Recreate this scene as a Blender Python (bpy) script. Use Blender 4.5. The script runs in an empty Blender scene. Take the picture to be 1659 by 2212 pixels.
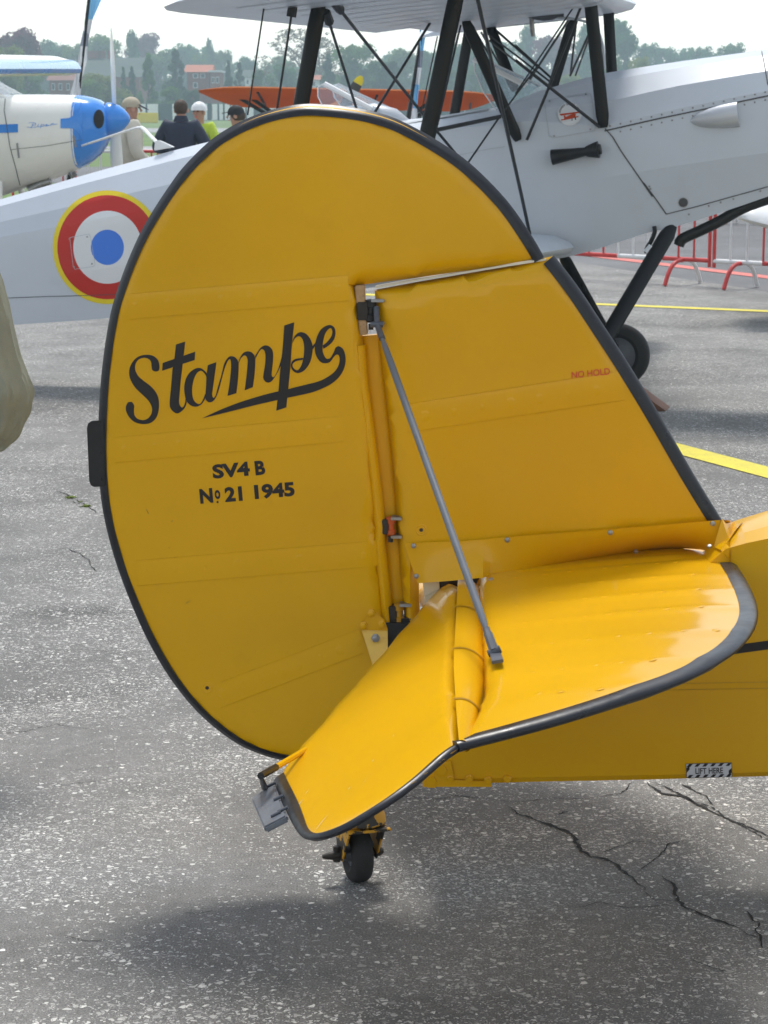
import bpy, bmesh, math, random
import numpy as np
from mathutils import Vector, Matrix
from mathutils.geometry import delaunay_2d_cdt

# ------------------------------------------------------------------ camera, sky, sun, exposure
SC = bpy.context.scene
COL = SC.collection
FPX, CX, CY, HOR, CAMH = 4800.0, 829.5, 1106.0, 228.0, 1.65
PITCH = math.atan((CY - HOR) / FPX)
cam_d = bpy.data.cameras.new('camera')
cam = bpy.data.objects.new('camera', cam_d)
COL.objects.link(cam)
cam.location = (0, 0, CAMH)
cam.rotation_euler = (math.pi / 2 - PITCH, 0, 0)
cam_d.sensor_fit = 'VERTICAL'
cam_d.sensor_height = 36.0
cam_d.sensor_width = 27.0
cam_d.lens = FPX / 2212.0 * 36.0
cam_d.clip_start = 0.05
cam_d.clip_end = 20000
cam_d.dof.use_dof = True
cam_d.dof.focus_distance = 4.7
cam_d.dof.aperture_fstop = 24
SC.camera = cam

SUN_TO = Vector((-0.02, 0.43, 0.91)).normalized()
world = bpy.data.worlds.new('World')
SC.world = world
world.use_nodes = True
wn = world.node_tree
wn.nodes.clear()
w_out = wn.nodes.new('ShaderNodeOutputWorld')
w_bg = wn.nodes.new('ShaderNodeBackground')
w_sky = wn.nodes.new('ShaderNodeTexSky')
w_sky.sky_type = 'NISHITA'
w_sky.sun_disc = False
w_sky.sun_elevation = math.asin(SUN_TO.z)
w_sky.sun_rotation = math.atan2(SUN_TO.x, SUN_TO.y)
w_sky.air_density = 1.5
w_sky.dust_density = 0.15
w_sky.ozone_density = 1.0
w_hsv = wn.nodes.new('ShaderNodeHueSaturation')
w_hsv.inputs['Saturation'].default_value = 0.42
wn.links.new(w_sky.outputs[0], w_hsv.inputs['Color'])
wn.links.new(w_hsv.outputs[0], w_bg.inputs['Color'])
w_bg.inputs['Strength'].default_value = 0.15
wn.links.new(w_bg.outputs[0], w_out.inputs['Surface'])

sun_d = bpy.data.lights.new('sun', 'SUN')
sun_d.energy = 2.4
sun_d.angle = math.radians(16)
sun_d.color = (1.0, 0.96, 0.90)
sun = bpy.data.objects.new('sun', sun_d)
COL.objects.link(sun)
sun.rotation_euler = SUN_TO.to_track_quat('Z', 'Y').to_euler()
sun.location = (0, 0, 40)

SC.view_settings.view_transform = 'Standard'
SC.view_settings.look = 'None'
SC.view_settings.gamma = 1.0
SC.view_settings.exposure = 0.42
SC.view_settings.use_curve_mapping = False
SC.render.engine = 'CYCLES'
SC.cycles.use_denoising = True
SC.cycles.use_adaptive_sampling = True
SC.cycles.adaptive_threshold = 0.025
SC.cycles.max_bounces = 6
SC.cycles.diffuse_bounces = 3
SC.cycles.glossy_bounces = 3
SC.cycles.volume_bounces = 0
SC.cycles.transparent_max_bounces = 16
SC.cycles.caustics_reflective = False
SC.cycles.caustics_refractive = False

# ------------------------------------------------------------------ helpers
RND = random.Random(7)
CAM = Vector((0, 0, CAMH))
FWD = Vector((0, math.cos(PITCH), -math.sin(PITCH)))
UPV = Vector((0, math.sin(PITCH), math.cos(PITCH)))
RGT = Vector((1, 0, 0))
ZUP = Vector((0, 0, 1))


def ray(p):
    return FWD + RGT * ((p[0] - CX) / FPX) + UPV * ((CY - p[1]) / FPX)


def hit_plane(p, p0, n):
    d = ray(p)
    return CAM + d * ((Vector(p0) - CAM).dot(n) / d.dot(n))


def ground(p, z=0.0):
    return hit_plane(p, (0, 0, z), ZUP)


def at_y(p, y):
    return hit_plane(p, (0, y, 0), Vector((0, 1, 0)))


# frames of enlargements of the photograph: origin and scale in photograph pixels
ZOOMS = dict(A=(0, 0, .5497), B=(900, 0, .6028), C=(1836, 0, .5425), D=(0, 600, .4972), E=(1900, 600, .5039),
             F=(1150, 900, .5124), G=(1200, 1800, .42194), H=(850, 2500, .5425), I=(1700, 1700, .6245),
             J=(300, 1000, .6631), K=(1700, 2650, .6245), L=(0, 2500, .6028), M=(200, 1400, .5426),
             N=(600, 2200, .5425), P=(430, 1130, .2592), Q=(780, 1130, .2893), R=(0, 80, .3014),
             S=(380, 300, .3134), T=(2000, 0, .44364), U=(2500, 1800, .3164), V=(0, 1050, .2939))


def z(k, u, v):
    o = ZOOMS[k]
    return ((o[0] + o[2] * u) / 1.64919, (o[1] + o[2] * v) / 1.64919)


def zl(k, pts):
    return [z(k, *p) for p in pts]


class Fr:
    """upright frame of an aeroplane: A nose, S towards the camera (starboard), Z up"""
    def __init__(self, o, yaw):
        self.O = Vector(o)
        self.A = Vector((math.cos(yaw), -math.sin(yaw), 0))
        self.S = Vector((-math.sin(yaw), -math.cos(yaw), 0))

    def pt(self, a, s, zz):
        return self.O + self.A * a + self.S * s + ZUP * zz

    def loc(self, p):
        d = Vector(p) - self.O
        return (d.dot(self.A), d.dot(self.S), d.z)

    def hit(self, p, s):
        return hit_plane(p, self.O + self.S * s, self.S)

    def hl(self, p, s):
        return self.loc(self.hit(p, s))

    def hitw(self, p, wf):
        s = wf(0.0)
        for _ in range(6):
            h = self.hit(p, s)
            s = wf((h - self.O).dot(self.A))
        return self.hit(p, s)


def catmull(pts, n=6, closed=False):
    pts = [Vector(p) for p in pts]
    out = []
    m = len(pts)
    segs = m if closed else m - 1
    for i in range(segs):
        p1, p2 = pts[i], pts[(i + 1) % m]
        p0 = pts[i - 1] if (i > 0 or closed) else p1
        p3 = pts[(i + 2) % m] if (i + 2 < m or closed) else p2
        for k in range(n):
            t = k / n
            out.append(0.5 * ((2 * p1) + (p2 - p0) * t + (2 * p0 - 5 * p1 + 4 * p2 - p3) * t * t + (3 * p1 - p0 - 3 * p2 + p3) * t ** 3))
    if not closed:
        out.append(pts[-1])
    return out


def interp(x, xs, ys):
    """piecewise linear with linear extrapolation"""
    if x <= xs[0]:
        i = 0
    elif x >= xs[-1]:
        i = len(xs) - 2
    else:
        i = next(k for k in range(len(xs) - 1) if xs[k] <= x <= xs[k + 1])
    t = (x - xs[i]) / (xs[i + 1] - xs[i])
    return ys[i] + (ys[i + 1] - ys[i]) * t


class MB:
    def __init__(self):
        self.v, self.f, self.m, self.cuts = [], [], [], []

    def add(self, vs, fs, mi=0):
        o = len(self.v)
        self.cuts.append((o, len(self.f)))
        self.v += [Vector(p) for p in vs]
        self.f += [tuple(o + i for i in f) for f in fs]
        self.m += [mi] * len(fs)
        return self

    def loft(self, rings, closed=True, caps=True, mi=0):
        n = len(rings[0])
        vs = [p for r in rings for p in r]
        fs = []
        for i in range(len(rings) - 1):
            for j in range(n if closed else n - 1):
                k = (j + 1) % n
                fs.append((i * n + j, i * n + k, (i + 1) * n + k, (i + 1) * n + j))
        if caps and closed:
            fs.append(tuple(reversed(range(n))))
            fs.append(tuple((len(rings) - 1) * n + j for j in range(n)))
        return self.add(vs, fs, mi)

    def tube(self, path, rad, n=10, caps=True, squash=None, mi=0):
        path = [Vector(p) for p in path]
        if not hasattr(rad, '__len__'):
            rad = [rad] * len(path)
        rings = []
        prev = None
        for i, p in enumerate(path):
            t = (path[min(i + 1, len(path) - 1)] - path[max(i - 1, 0)]).normalized()
            if prev is None:
                ref = squash[0] if squash else (ZUP if abs(t.z) < 0.9 else RGT)
            else:
                ref = prev
            x = (ref - t * ref.dot(t)).normalized()
            prev = x
            y = t.cross(x)
            q = squash[1] if squash else 1.0
            rings.append([p + x * (rad[i] * math.cos(2 * math.pi * k / n)) + y * (rad[i] * q * math.sin(2 * math.pi * k / n)) for k in range(n)])
        return self.loft(rings, True, caps, mi)

    def box(self, c, ax, ay, az, mi=0):
        c, ax, ay, az = Vector(c), Vector(ax), Vector(ay), Vector(az)
        vs = [c + ax * i + ay * j + az * k for i in (-1, 1) for j in (-1, 1) for k in (-1, 1)]
        return self.add(vs, [(0, 1, 3, 2), (4, 6, 7, 5), (0, 4, 5, 1), (2, 3, 7, 6), (0, 2, 6, 4), (1, 5, 7, 3)], mi)

    def lathe(self, o, d, prof, n=20, mi=0, caps=True):
        o, d = Vector(o), Vector(d).normalized()
        x = (ZUP if abs(d.z) < 0.9 else RGT).cross(d).normalized()
        y = d.cross(x)
        rings = [[o + d * h + (x * math.cos(2 * math.pi * k / n) + y * math.sin(2 * math.pi * k / n)) * r for k in range(n)] for h, r in prof]
        return self.loft(rings, True, caps, mi)

    def prism(self, poly, off, mi=0):
        """flat polygon (3d points) given thickness by the vector off"""
        n = len(poly)
        off = Vector(off)
        vs = [Vector(p) for p in poly] + [Vector(p) + off for p in poly]
        fs = [tuple(range(n)), tuple(reversed(range(n, 2 * n)))] + [(i, i + n, (i + 1) % n + n, (i + 1) % n) for i in range(n)]
        return self.add(vs, fs, mi)

    def build(self, name, mats, parent=None, smooth=True, angle=40, bevel=0, local=False, join=False):
        if len(self.cuts) > 1 and not join:
            # every piece its own object
            first = None
            ends = self.cuts[1:] + [(len(self.v), len(self.f))]
            for (v0, f0), (v1, f1) in zip(self.cuts, ends):
                q = MB()
                q.v, q.m = self.v[v0:v1], self.m[f0:f1]
                q.f = [tuple(i - v0 for i in f) for f in self.f[f0:f1]]
                o = q.build(name, mats, parent, smooth, angle, bevel, local)
                first = first or o
            return first
        me = bpy.data.meshes.new(name)
        inv = LM.get(parent) if parent is not None else None
        vs = [inv @ p for p in self.v] if (inv is not None and not local) else self.v
        me.from_pydata([tuple(p) for p in vs], [], self.f)
        if not isinstance(mats, (list, tuple)):
            mats = [mats]
        for m in mats:
            me.materials.append(m)
        if len(mats) > 1:
            me.polygons.foreach_set('material_index', self.m)
        bm = bmesh.new()
        bm.from_mesh(me)
        bmesh.ops.recalc_face_normals(bm, faces=bm.faces)
        if bevel:
            es = [e for e in bm.edges if len(e.link_faces) == 2 and e.calc_face_angle(0) > math.radians(30)]
            bmesh.ops.bevel(bm, geom=es, offset=bevel, segments=2, affect='EDGES', clamp_overlap=True)
        bm.to_mesh(me)
        bm.free()
        if smooth:
            me.polygons.foreach_set('use_smooth', [True] * len(me.polygons))
            me.set_sharp_from_angle(angle=math.radians(angle))
        me.update()
        o = bpy.data.objects.new(name, me)
        COL.objects.link(o)
        if parent is not None:
            o.parent = parent
            LM[o] = LM.get(parent)
        return o


LM = {}


def thing(name, label, cat, loc=(0, 0, 0), rotz=0.0, group=None):
    o = bpy.data.objects.new(name, None)
    o.empty_display_size = 0.1
    COL.objects.link(o)
    o.location = loc
    o.rotation_euler = (0, 0, rotz)
    LM[o] = (Matrix.Translation(Vector(loc)) @ Matrix.Rotation(rotz, 4, 'Z')).inverted()
    tag(o, label, cat, group)
    return o


def tag(o, label=None, cat=None, group=None, kind=None):
    for k, v in (('label', label), ('category', cat), ('group', group), ('kind', kind)):
        if v:
            o[k] = v
    return o


def copy_tree(o, parent=None):
    c = o.copy()
    COL.objects.link(c)
    c.parent = parent
    for ch in list(o.children):
        copy_tree(ch, c)
    return c


# ------------------------------------------------------------------ materials
def newmat(name):
    m = bpy.data.materials.new(name)
    m.use_nodes = True
    nt = m.node_tree
    return m, nt, nt.nodes['Principled BSDF'], nt.links


def mat(name, col, rough=0.5, metal=0.0, coat=0.0, var=0.08, scale=3.0, bump=0.0, bscale=60.0, spec=0.35, dirt=0.0, dirtcol=(.05, .04, .03), rvar=0.1, trans=0.0, emit=None):
    m, nt, bs, L = newmat(name)
    N = nt.nodes.new
    geo = N('ShaderNodeNewGeometry')
    noi = N('ShaderNodeTexNoise')
    noi.inputs['Scale'].default_value = scale
    noi.inputs['Detail'].default_value = 3
    noi.inputs['Roughness'].default_value = 0.6
    L.new(geo.outputs['Position'], noi.inputs['Vector'])
    mr = N('ShaderNodeMapRange')
    mr.inputs['From Min'].default_value = 0.3
    mr.inputs['From Max'].default_value = 0.7
    mr.inputs['To Min'].default_value = 1 - var
    mr.inputs['To Max'].default_value = 1 + var
    L.new(noi.outputs['Fac'], mr.inputs['Value'])
    mul = N('ShaderNodeMix')
    mul.data_type = 'RGBA'
    mul.blend_type = 'MULTIPLY'
    mul.inputs['Factor'].default_value = 1
    mul.inputs['A'].default_value = (*col, 1)
    L.new(mr.outputs[0], mul.inputs['B'])
    out = mul.outputs['Result']
    if dirt:
        n2 = N('ShaderNodeTexNoise')
        n2.inputs['Scale'].default_value = scale * 9
        n2.inputs['Detail'].default_value = 4
        n2.inputs['Roughness'].default_value = 0.7
        L.new(geo.outputs['Position'], n2.inputs['Vector'])
        cr = N('ShaderNodeMapRange')
        cr.inputs['From Min'].default_value = 0.55
        cr.inputs['From Max'].default_value = 0.75
        cr.inputs['To Max'].default_value = dirt
        L.new(n2.outputs['Fac'], cr.inputs['Value'])
        mx = N('ShaderNodeMix')
        mx.data_type = 'RGBA'
        mx.inputs['B'].default_value = (*dirtcol, 1)
        L.new(cr.outputs[0], mx.inputs['Factor'])
        L.new(out, mx.inputs['A'])
        out = mx.outputs['Result']
    L.new(out, bs.inputs['Base Color'])
    rr = N('ShaderNodeMapRange')
    rr.inputs['From Min'].default_value = 0.3
    rr.inputs['From Max'].default_value = 0.7
    rr.inputs['To Min'].default_value = max(0.02, rough - rvar)
    rr.inputs['To Max'].default_value = min(1, rough + rvar)
    L.new(noi.outputs['Fac'], rr.inputs['Value'])
    L.new(rr.outputs[0], bs.inputs['Roughness'])
    bs.inputs['Metallic'].default_value = metal
    bs.inputs['Specular IOR Level'].default_value = spec
    bs.inputs['Coat Weight'].default_value = coat
    bs.inputs['Coat Roughness'].default_value = 0.15
    bs.inputs['Coat IOR'].default_value = 1.42
    bs.inputs['Transmission Weight'].default_value = trans
    if bump:
        nb = N('ShaderNodeTexNoise')
        nb.inputs['Scale'].default_value = bscale
        nb.inputs['Detail'].default_value = 1.5
        L.new(geo.outputs['Position'], nb.inputs['Vector'])
        b = N('ShaderNodeBump')
        b.inputs['Strength'].default_value = 0.5
        b.inputs['Distance'].default_value = bump
        L.new(nb.outputs['Fac'], b.inputs['Height'])
        L.new(b.outputs[0], bs.inputs['Normal'])
        if coat:
            L.new(b.outputs[0], bs.inputs['Coat Normal'])
    return m


MT = {}
MT['yellow'] = mat('yellow_dope', (0.695, 0.368, 0.0), 0.42, coat=0.72, var=0.06, scale=1.7, bump=0.0006, bscale=7, dirt=0.06, dirtcol=(.30, .15, .0), rvar=0.06, spec=0.06)
MT['yellow_pale'] = mat('pale_yellow_paint', (0.72, 0.46, 0.09), 0.4, var=0.05, scale=8, dirt=0.15)  # paler yellow of the bent flange
MT['trim'] = mat('black_edge_tape', (0.009, 0.010, 0.015), 0.36, coat=0.1, var=0.3, scale=14, bump=0.0010, bscale=40, dirt=0.25, dirtcol=(.07, .07, .08), spec=.4)
MT['blackpaint'] = mat('black_lettering', (0.017, 0.014, 0.015), 0.45, var=0.15, scale=20)
MT['black'] = mat('black_metal', (0.014, 0.014, 0.015), 0.4, var=0.3, scale=10, dirt=0.2, dirtcol=(.06, .05, .04))
MT['rubber'] = mat('tyre_rubber', (0.022, 0.021, 0.021), 0.75, var=0.25, scale=12, bump=0.001, bscale=90, dirt=0.3, dirtcol=(.09, .085, .08))
MT['steel'] = mat('worn_steel', (0.32, 0.32, 0.33), 0.4, metal=0.85, var=0.2, scale=20, dirt=0.4, dirtcol=(.1, .07, .05))
MT['greytube'] = mat('grey_painted_tube', (0.13, 0.142, 0.165), 0.45, var=0.12, scale=25, dirt=0.2, dirtcol=(.4, .33, .2))
MT['greydark'] = mat('dark_grey_fitting', (0.085, 0.092, 0.11), 0.45, var=0.2, scale=30, dirt=0.3, dirtcol=(.2, .19, .18))
MT['rust'] = mat('orange_bearing', (0.55, 0.10, 0.02), 0.5, var=0.25, scale=60, dirt=0.5)
MT['wood'] = mat('bare_spruce', (0.42, 0.27, 0.14), 0.6, var=0.3, scale=16, dirt=0.5, dirtcol=(.08, .05, .03))
MT['recess'] = mat('varnished_post', (0.42, 0.21, 0.006), 0.5, var=0.25, scale=8, dirt=0.35, dirtcol=(.1, .05, .01))
MT['cream'] = mat('cream_edge', (0.62, 0.56, 0.42), 0.5, var=0.1, dirt=0.2)
MT['grime_shade'] = mat('dark_grease_and_shade', (0.03, 0.024, 0.02), 0.5, var=0.3, scale=20)  # grease on fittings; also paints the shade inside holes and openings
MT['red'] = mat('red_lettering', (0.62, 0.05, 0.03), 0.5, var=0.08)
MT['white'] = mat('white_paint', (0.78, 0.78, 0.77), 0.35, coat=0.2, var=0.04)
# ------------------------------------------------------------------ ground
def asphalt(name, base, chip_amt, chip_col, stain=0.35, tint=(1, 1, 1), spots=()):
    m, nt, bs, L = newmat(name)
    N = nt.nodes.new
    geo = N('ShaderNodeNewGeometry')
    pos = geo.outputs['Position']

    def noise(scale, det=5, ro=0.6, vec=None, dist=0.0):
        n = N('ShaderNodeTexNoise')
        n.inputs['Scale'].default_value = scale
        n.inputs['Detail'].default_value = det
        n.inputs['Roughness'].default_value = ro
        n.inputs['Distortion'].default_value = dist
        L.new(vec or pos, n.inputs['Vector'])
        return n

    def rng(v, a, b, c, d, clamp=True):
        r = N('ShaderNodeMapRange')
        r.clamp = clamp
        for k, x in zip(('From Min', 'From Max', 'To Min', 'To Max'), (a, b, c, d)):
            r.inputs[k].default_value = x
        L.new(v, r.inputs['Value'])
        return r.outputs[0]

    def math_(op, a, b=None):
        q = N('ShaderNodeMath')
        q.operation = op
        for i, x in enumerate((a, b)):
            if x is None:
                continue
            if isinstance(x, (int, float)):
                q.inputs[i].default_value = x
            else:
                L.new(x, q.inputs[i])
        return q.outputs[0]

    fine = noise(260, 2, 0.7)
    mid = noise(24, 3, 0.65)
    big = noise(1.1, 4, 0.6, dist=0.8)
    wide = noise(0.35, 2, 0.55)
    val = math_('MULTIPLY', rng(fine.outputs['Fac'], 0.3, 0.7, 0.45, 1.55), rng(mid.outputs['Fac'], 0.3, 0.7, 0.85, 1.15))
    val = math_('MULTIPLY', val, rng(big.outputs['Fac'], 0.3, 0.7, 1 - stain, 1 + stain * 0.6))
    val = math_('MULTIPLY', val, rng(wide.outputs['Fac'], 0.3, 0.7, 1 - stain * 0.6, 1 + stain * 0.4))
    # worn and stained patches, and painted shade (foreground, grey biplane), each with its own place, size and strength
    chipmul = None
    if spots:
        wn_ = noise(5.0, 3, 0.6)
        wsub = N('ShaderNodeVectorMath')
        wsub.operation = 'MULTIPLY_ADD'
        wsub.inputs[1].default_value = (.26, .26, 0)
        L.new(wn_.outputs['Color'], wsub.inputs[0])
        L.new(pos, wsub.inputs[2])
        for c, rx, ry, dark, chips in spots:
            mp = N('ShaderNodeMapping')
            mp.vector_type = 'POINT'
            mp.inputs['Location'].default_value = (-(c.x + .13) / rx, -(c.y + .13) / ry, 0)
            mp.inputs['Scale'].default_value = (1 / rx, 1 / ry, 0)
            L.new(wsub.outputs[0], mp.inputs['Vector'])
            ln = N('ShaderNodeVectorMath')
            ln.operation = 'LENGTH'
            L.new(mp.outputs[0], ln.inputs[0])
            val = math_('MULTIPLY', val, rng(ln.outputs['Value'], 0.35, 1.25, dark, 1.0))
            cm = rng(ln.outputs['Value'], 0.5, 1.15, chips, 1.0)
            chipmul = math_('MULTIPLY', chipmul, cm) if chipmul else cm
    basec = N('ShaderNodeMix')
    basec.data_type = 'RGBA'
    basec.blend_type = 'MULTIPLY'
    basec.inputs['Factor'].default_value = 1
    basec.inputs['A'].default_value = (base * tint[0], base * tint[1], base * tint[2], 1)
    L.new(val, basec.inputs['B'])
    # wobbly coordinates so that the chips are irregular
    wob = noise(75, 0, 0.5)
    vsub = N('ShaderNodeVectorMath')
    vsub.operation = 'SUBTRACT'
    vsub.inputs[1].default_value = (0.5, 0.5, 0.5)
    L.new(wob.outputs['Color'], vsub.inputs[0])
    vsc = N('ShaderNodeVectorMath')
    vsc.operation = 'SCALE'
    vsc.inputs['Scale'].default_value = 0.016
    L.new(vsub.outputs[0], vsc.inputs[0])
    vadd = N('ShaderNodeVectorMath')
    vadd.operation = 'ADD'
    L.new(pos, vadd.inputs[0])
    L.new(vsc.outputs[0], vadd.inputs[1])
    dn = rng(noise(1.7, 3, 0.6).outputs['Fac'], 0.36, 0.64, 0.10, 1.0)
    if chipmul:
        dn = math_('MULTIPLY', dn, chipmul)
    col = basec.outputs['Result']
    hgt = noise(180, 1, 0.6).outputs['Fac']
    for sc, amt, thr in ((66, chip_amt * .85, 0.41), (165, chip_amt * 1.6, 0.47)):
        vo = N('ShaderNodeTexVoronoi')
        vo.voronoi_dimensions = '2D'
        vo.inputs['Scale'].default_value = sc
        L.new(vadd.outputs[0], vo.inputs['Vector'])
        sep = N('ShaderNodeSeparateColor')
        L.new(vo.outputs['Color'], sep.inputs[0])
        exist = math_('LESS_THAN', sep.outputs[0], math_('MULTIPLY', dn, amt))
        size = rng(sep.outputs[1], 0, 1, thr * 0.45, thr)
        inside = math_('LESS_THAN', vo.outputs['Distance'], size)
        mask = math_('MULTIPLY', exist, inside)
        cc = N('ShaderNodeMix')
        cc.data_type = 'RGBA'
        cc.blend_type = 'MULTIPLY'
        cc.inputs['Factor'].default_value = 1
        cc.inputs['A'].default_value = (*chip_col, 1)
        L.new(rng(sep.outputs[2], 0, 1, 0.30 if sc > 100 else 0.45, 0.85 if sc > 100 else 1.12), cc.inputs['B'])
        mx = N('ShaderNodeMix')
        mx.data_type = 'RGBA'
        L.new(mask, mx.inputs['Factor'])
        L.new(col, mx.inputs['A'])
        L.new(cc.outputs['Result'], mx.inputs['B'])
        col = mx.outputs['Result']
    L.new(col, bs.inputs['Base Color'])
    bs.inputs['Roughness'].default_value = 0.85
    bs.inputs['Specular IOR Level'].default_value = 0.3
    b = N('ShaderNodeBump')
    b.inputs['Strength'].default_value = 0.6
    b.inputs['Distance'].default_value = 0.004
    L.new(hgt, b.inputs['Height'])
    L.new(b.outputs[0], bs.inputs['Normal'])
    return m


def sheet(name, pts, zz, m, label=None, parent=None):
    mb = MB()
    mb.add([(p[0], p[1], zz) for p in pts], [tuple(range(len(pts)))])
    o = mb.build(name, m, parent, smooth=False)
    if parent is None:
        o['kind'] = 'structure'
    return o


MT['asphalt'] = asphalt('apron_asphalt', 0.195, 0.50, (0.66, 0.645, 0.605), 0.26, (1.0, 0.97, 0.92), [(ground((p, q)), a, b, c, d) for p, q, a, b, c, d in ((160, 1322, .24, .12, .68, .8), (110, 885, .9, .4, .80, .9), (610, 1990, .42, .30, .92, .35), (190, 1610, .32, .30, .98, .15), (430, 2110, .34, .14, .92, .5), (950, 2180, .55, .14, .80, .8), (1560, 700, 2.2, .35, .80, 1.0))])  # front patches mix wear and painted shade; far right one paints the biplane's shadow
MT['taxiway'] = asphalt('smooth_asphalt', 0.16, 0.1, (0.3, 0.3, 0.3), 0.2, (1.0, 1.0, 1.02))
MT['concrete'] = asphalt('pale_concrete', 0.34, 0.1, (0.4, 0.4, 0.38), 0.15)
MT['grass'] = mat('field_grass', (0.115, 0.18, 0.045), 0.9, var=0.35, scale=0.12, dirt=0.5, dirtcol=(.16, .15, .05))
MT['roadyellow'] = mat('yellow_road_paint', (0.70, 0.60, 0.07), 0.7, var=0.12, scale=6, dirt=0.55, dirtcol=(.15, .14, .12))
MT['roadred'] = mat('red_road_paint', (0.62, 0.16, 0.13), 0.7, var=0.12, scale=4, dirt=0.35, dirtcol=(.2, .18, .17))
MT['crack'] = mat('crack_shadow', (0.022, 0.020, 0.018), 0.95, var=0.3, scale=20)
MT['moss'] = mat('moss', (0.15, 0.20, 0.03), 0.95, var=0.4, scale=60)

grass = sheet('grass_field', [(-560, -140), (560, -140), (560, 840), (-560, 840)], -0.008, MT['grass'])
# apron edge, as the line in the photograph runs
eA, eB = ground((1253, 568)), ground((1659, 630))
ed = (eB - eA).normalized()
far_edge = eA - ed * 9
near_edge = eB + ed * 60
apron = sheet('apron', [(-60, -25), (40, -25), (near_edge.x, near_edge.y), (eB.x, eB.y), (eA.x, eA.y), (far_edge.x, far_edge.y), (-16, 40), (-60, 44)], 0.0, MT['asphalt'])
nrm = Vector((-ed.y, ed.x, 0))
if nrm.y < 0:
    nrm = -nrm
tw = [far_edge, near_edge, near_edge + nrm * 11, far_edge + nrm * 11 - ed * 30, far_edge - ed * 30]
taxi = sheet('taxiway', [(p.x, p.y) for p in tw], -0.002, MT['taxiway'])


def strip(name, a, b, w, zz, m, parent=None):
    a, b = Vector((a[0], a[1], 0)), Vector((b[0], b[1], 0))
    d = (b - a).normalized()
    q = Vector((-d.y, d.x, 0)) * (w / 2)
    return sheet(name, [a - q, b - q, b + q, a + q], zz, m, parent=parent)


# painted lines
g1, g2 = ground((1470, 972)), ground((1659, 1022))
d1 = (g2 - g1).normalized()
yl1 = strip('yellow_line', g1 - d1 * 14, g2 + d1 * 8, 0.18, 0.004, MT['roadyellow'], apron)
g1, g2 = ground((1273, 657)), ground((1659, 673))
d1 = (g2 - g1).normalized()
yl2 = strip('yellow_line', g1 - d1 * 9, g2 + d1 * 12, 0.16, 0.004, MT['roadyellow'], apron)
g1, g2 = ground(z('E', 520, 630)), ground(z('E', 1659, 770))
d1 = (g2 - g1).normalized()
strip('red_line', g1 - d1 * 6, g2 + d1 * 12, 0.22, 0.003, MT['roadred'], taxi)
strip('concrete_taxiway', (-400, 148), (400, 160), 26, 0.004, MT['concrete'])
strip('concrete_path', (-300, 84), (300, 96), 5, 0.004, MT['concrete'])


def crack(pts, w, seed, parent=apron):
    r = random.Random(seed)
    path = []
    for i in range(len(pts) - 1):
        a, b = ground(pts[i]), ground(pts[i + 1])
        n = max(3, int((b - a).length / 0.012))
        for k in range(n):
            path.append(a + (b - a) * (k / n))
    path.append(ground(pts[-1]))
    mb = MB()
    L, R = [], []
    off = 0
    for i, p in enumerate(path):
        t = (path[min(i + 1, len(path) - 1)] - path[max(i - 1, 0)]).normalized()
        q = Vector((-t.y, t.x, 0))
        off = off * 0.82 + r.uniform(-1, 1) * 0.0045
        e = min(1, 7 * min(i, len(path) - 1 - i) / len(path))
        hw = w * .55 * e * r.uniform(0.35, 1.2) * (1.3 if math.sin(i * 0.13 + seed) > 0 else .8)
        c = p + q * off
        L.append(c + q * hw + ZUP * 0.002)
        R.append(c - q * hw + ZUP * 0.002)
    n = len(L)
    mb.add(L + R, [(i, i + 1, n + i + 1, n + i) for i in range(n - 1)])
    return mb.build('crack', MT['crack'], parent, smooth=False)


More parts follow.
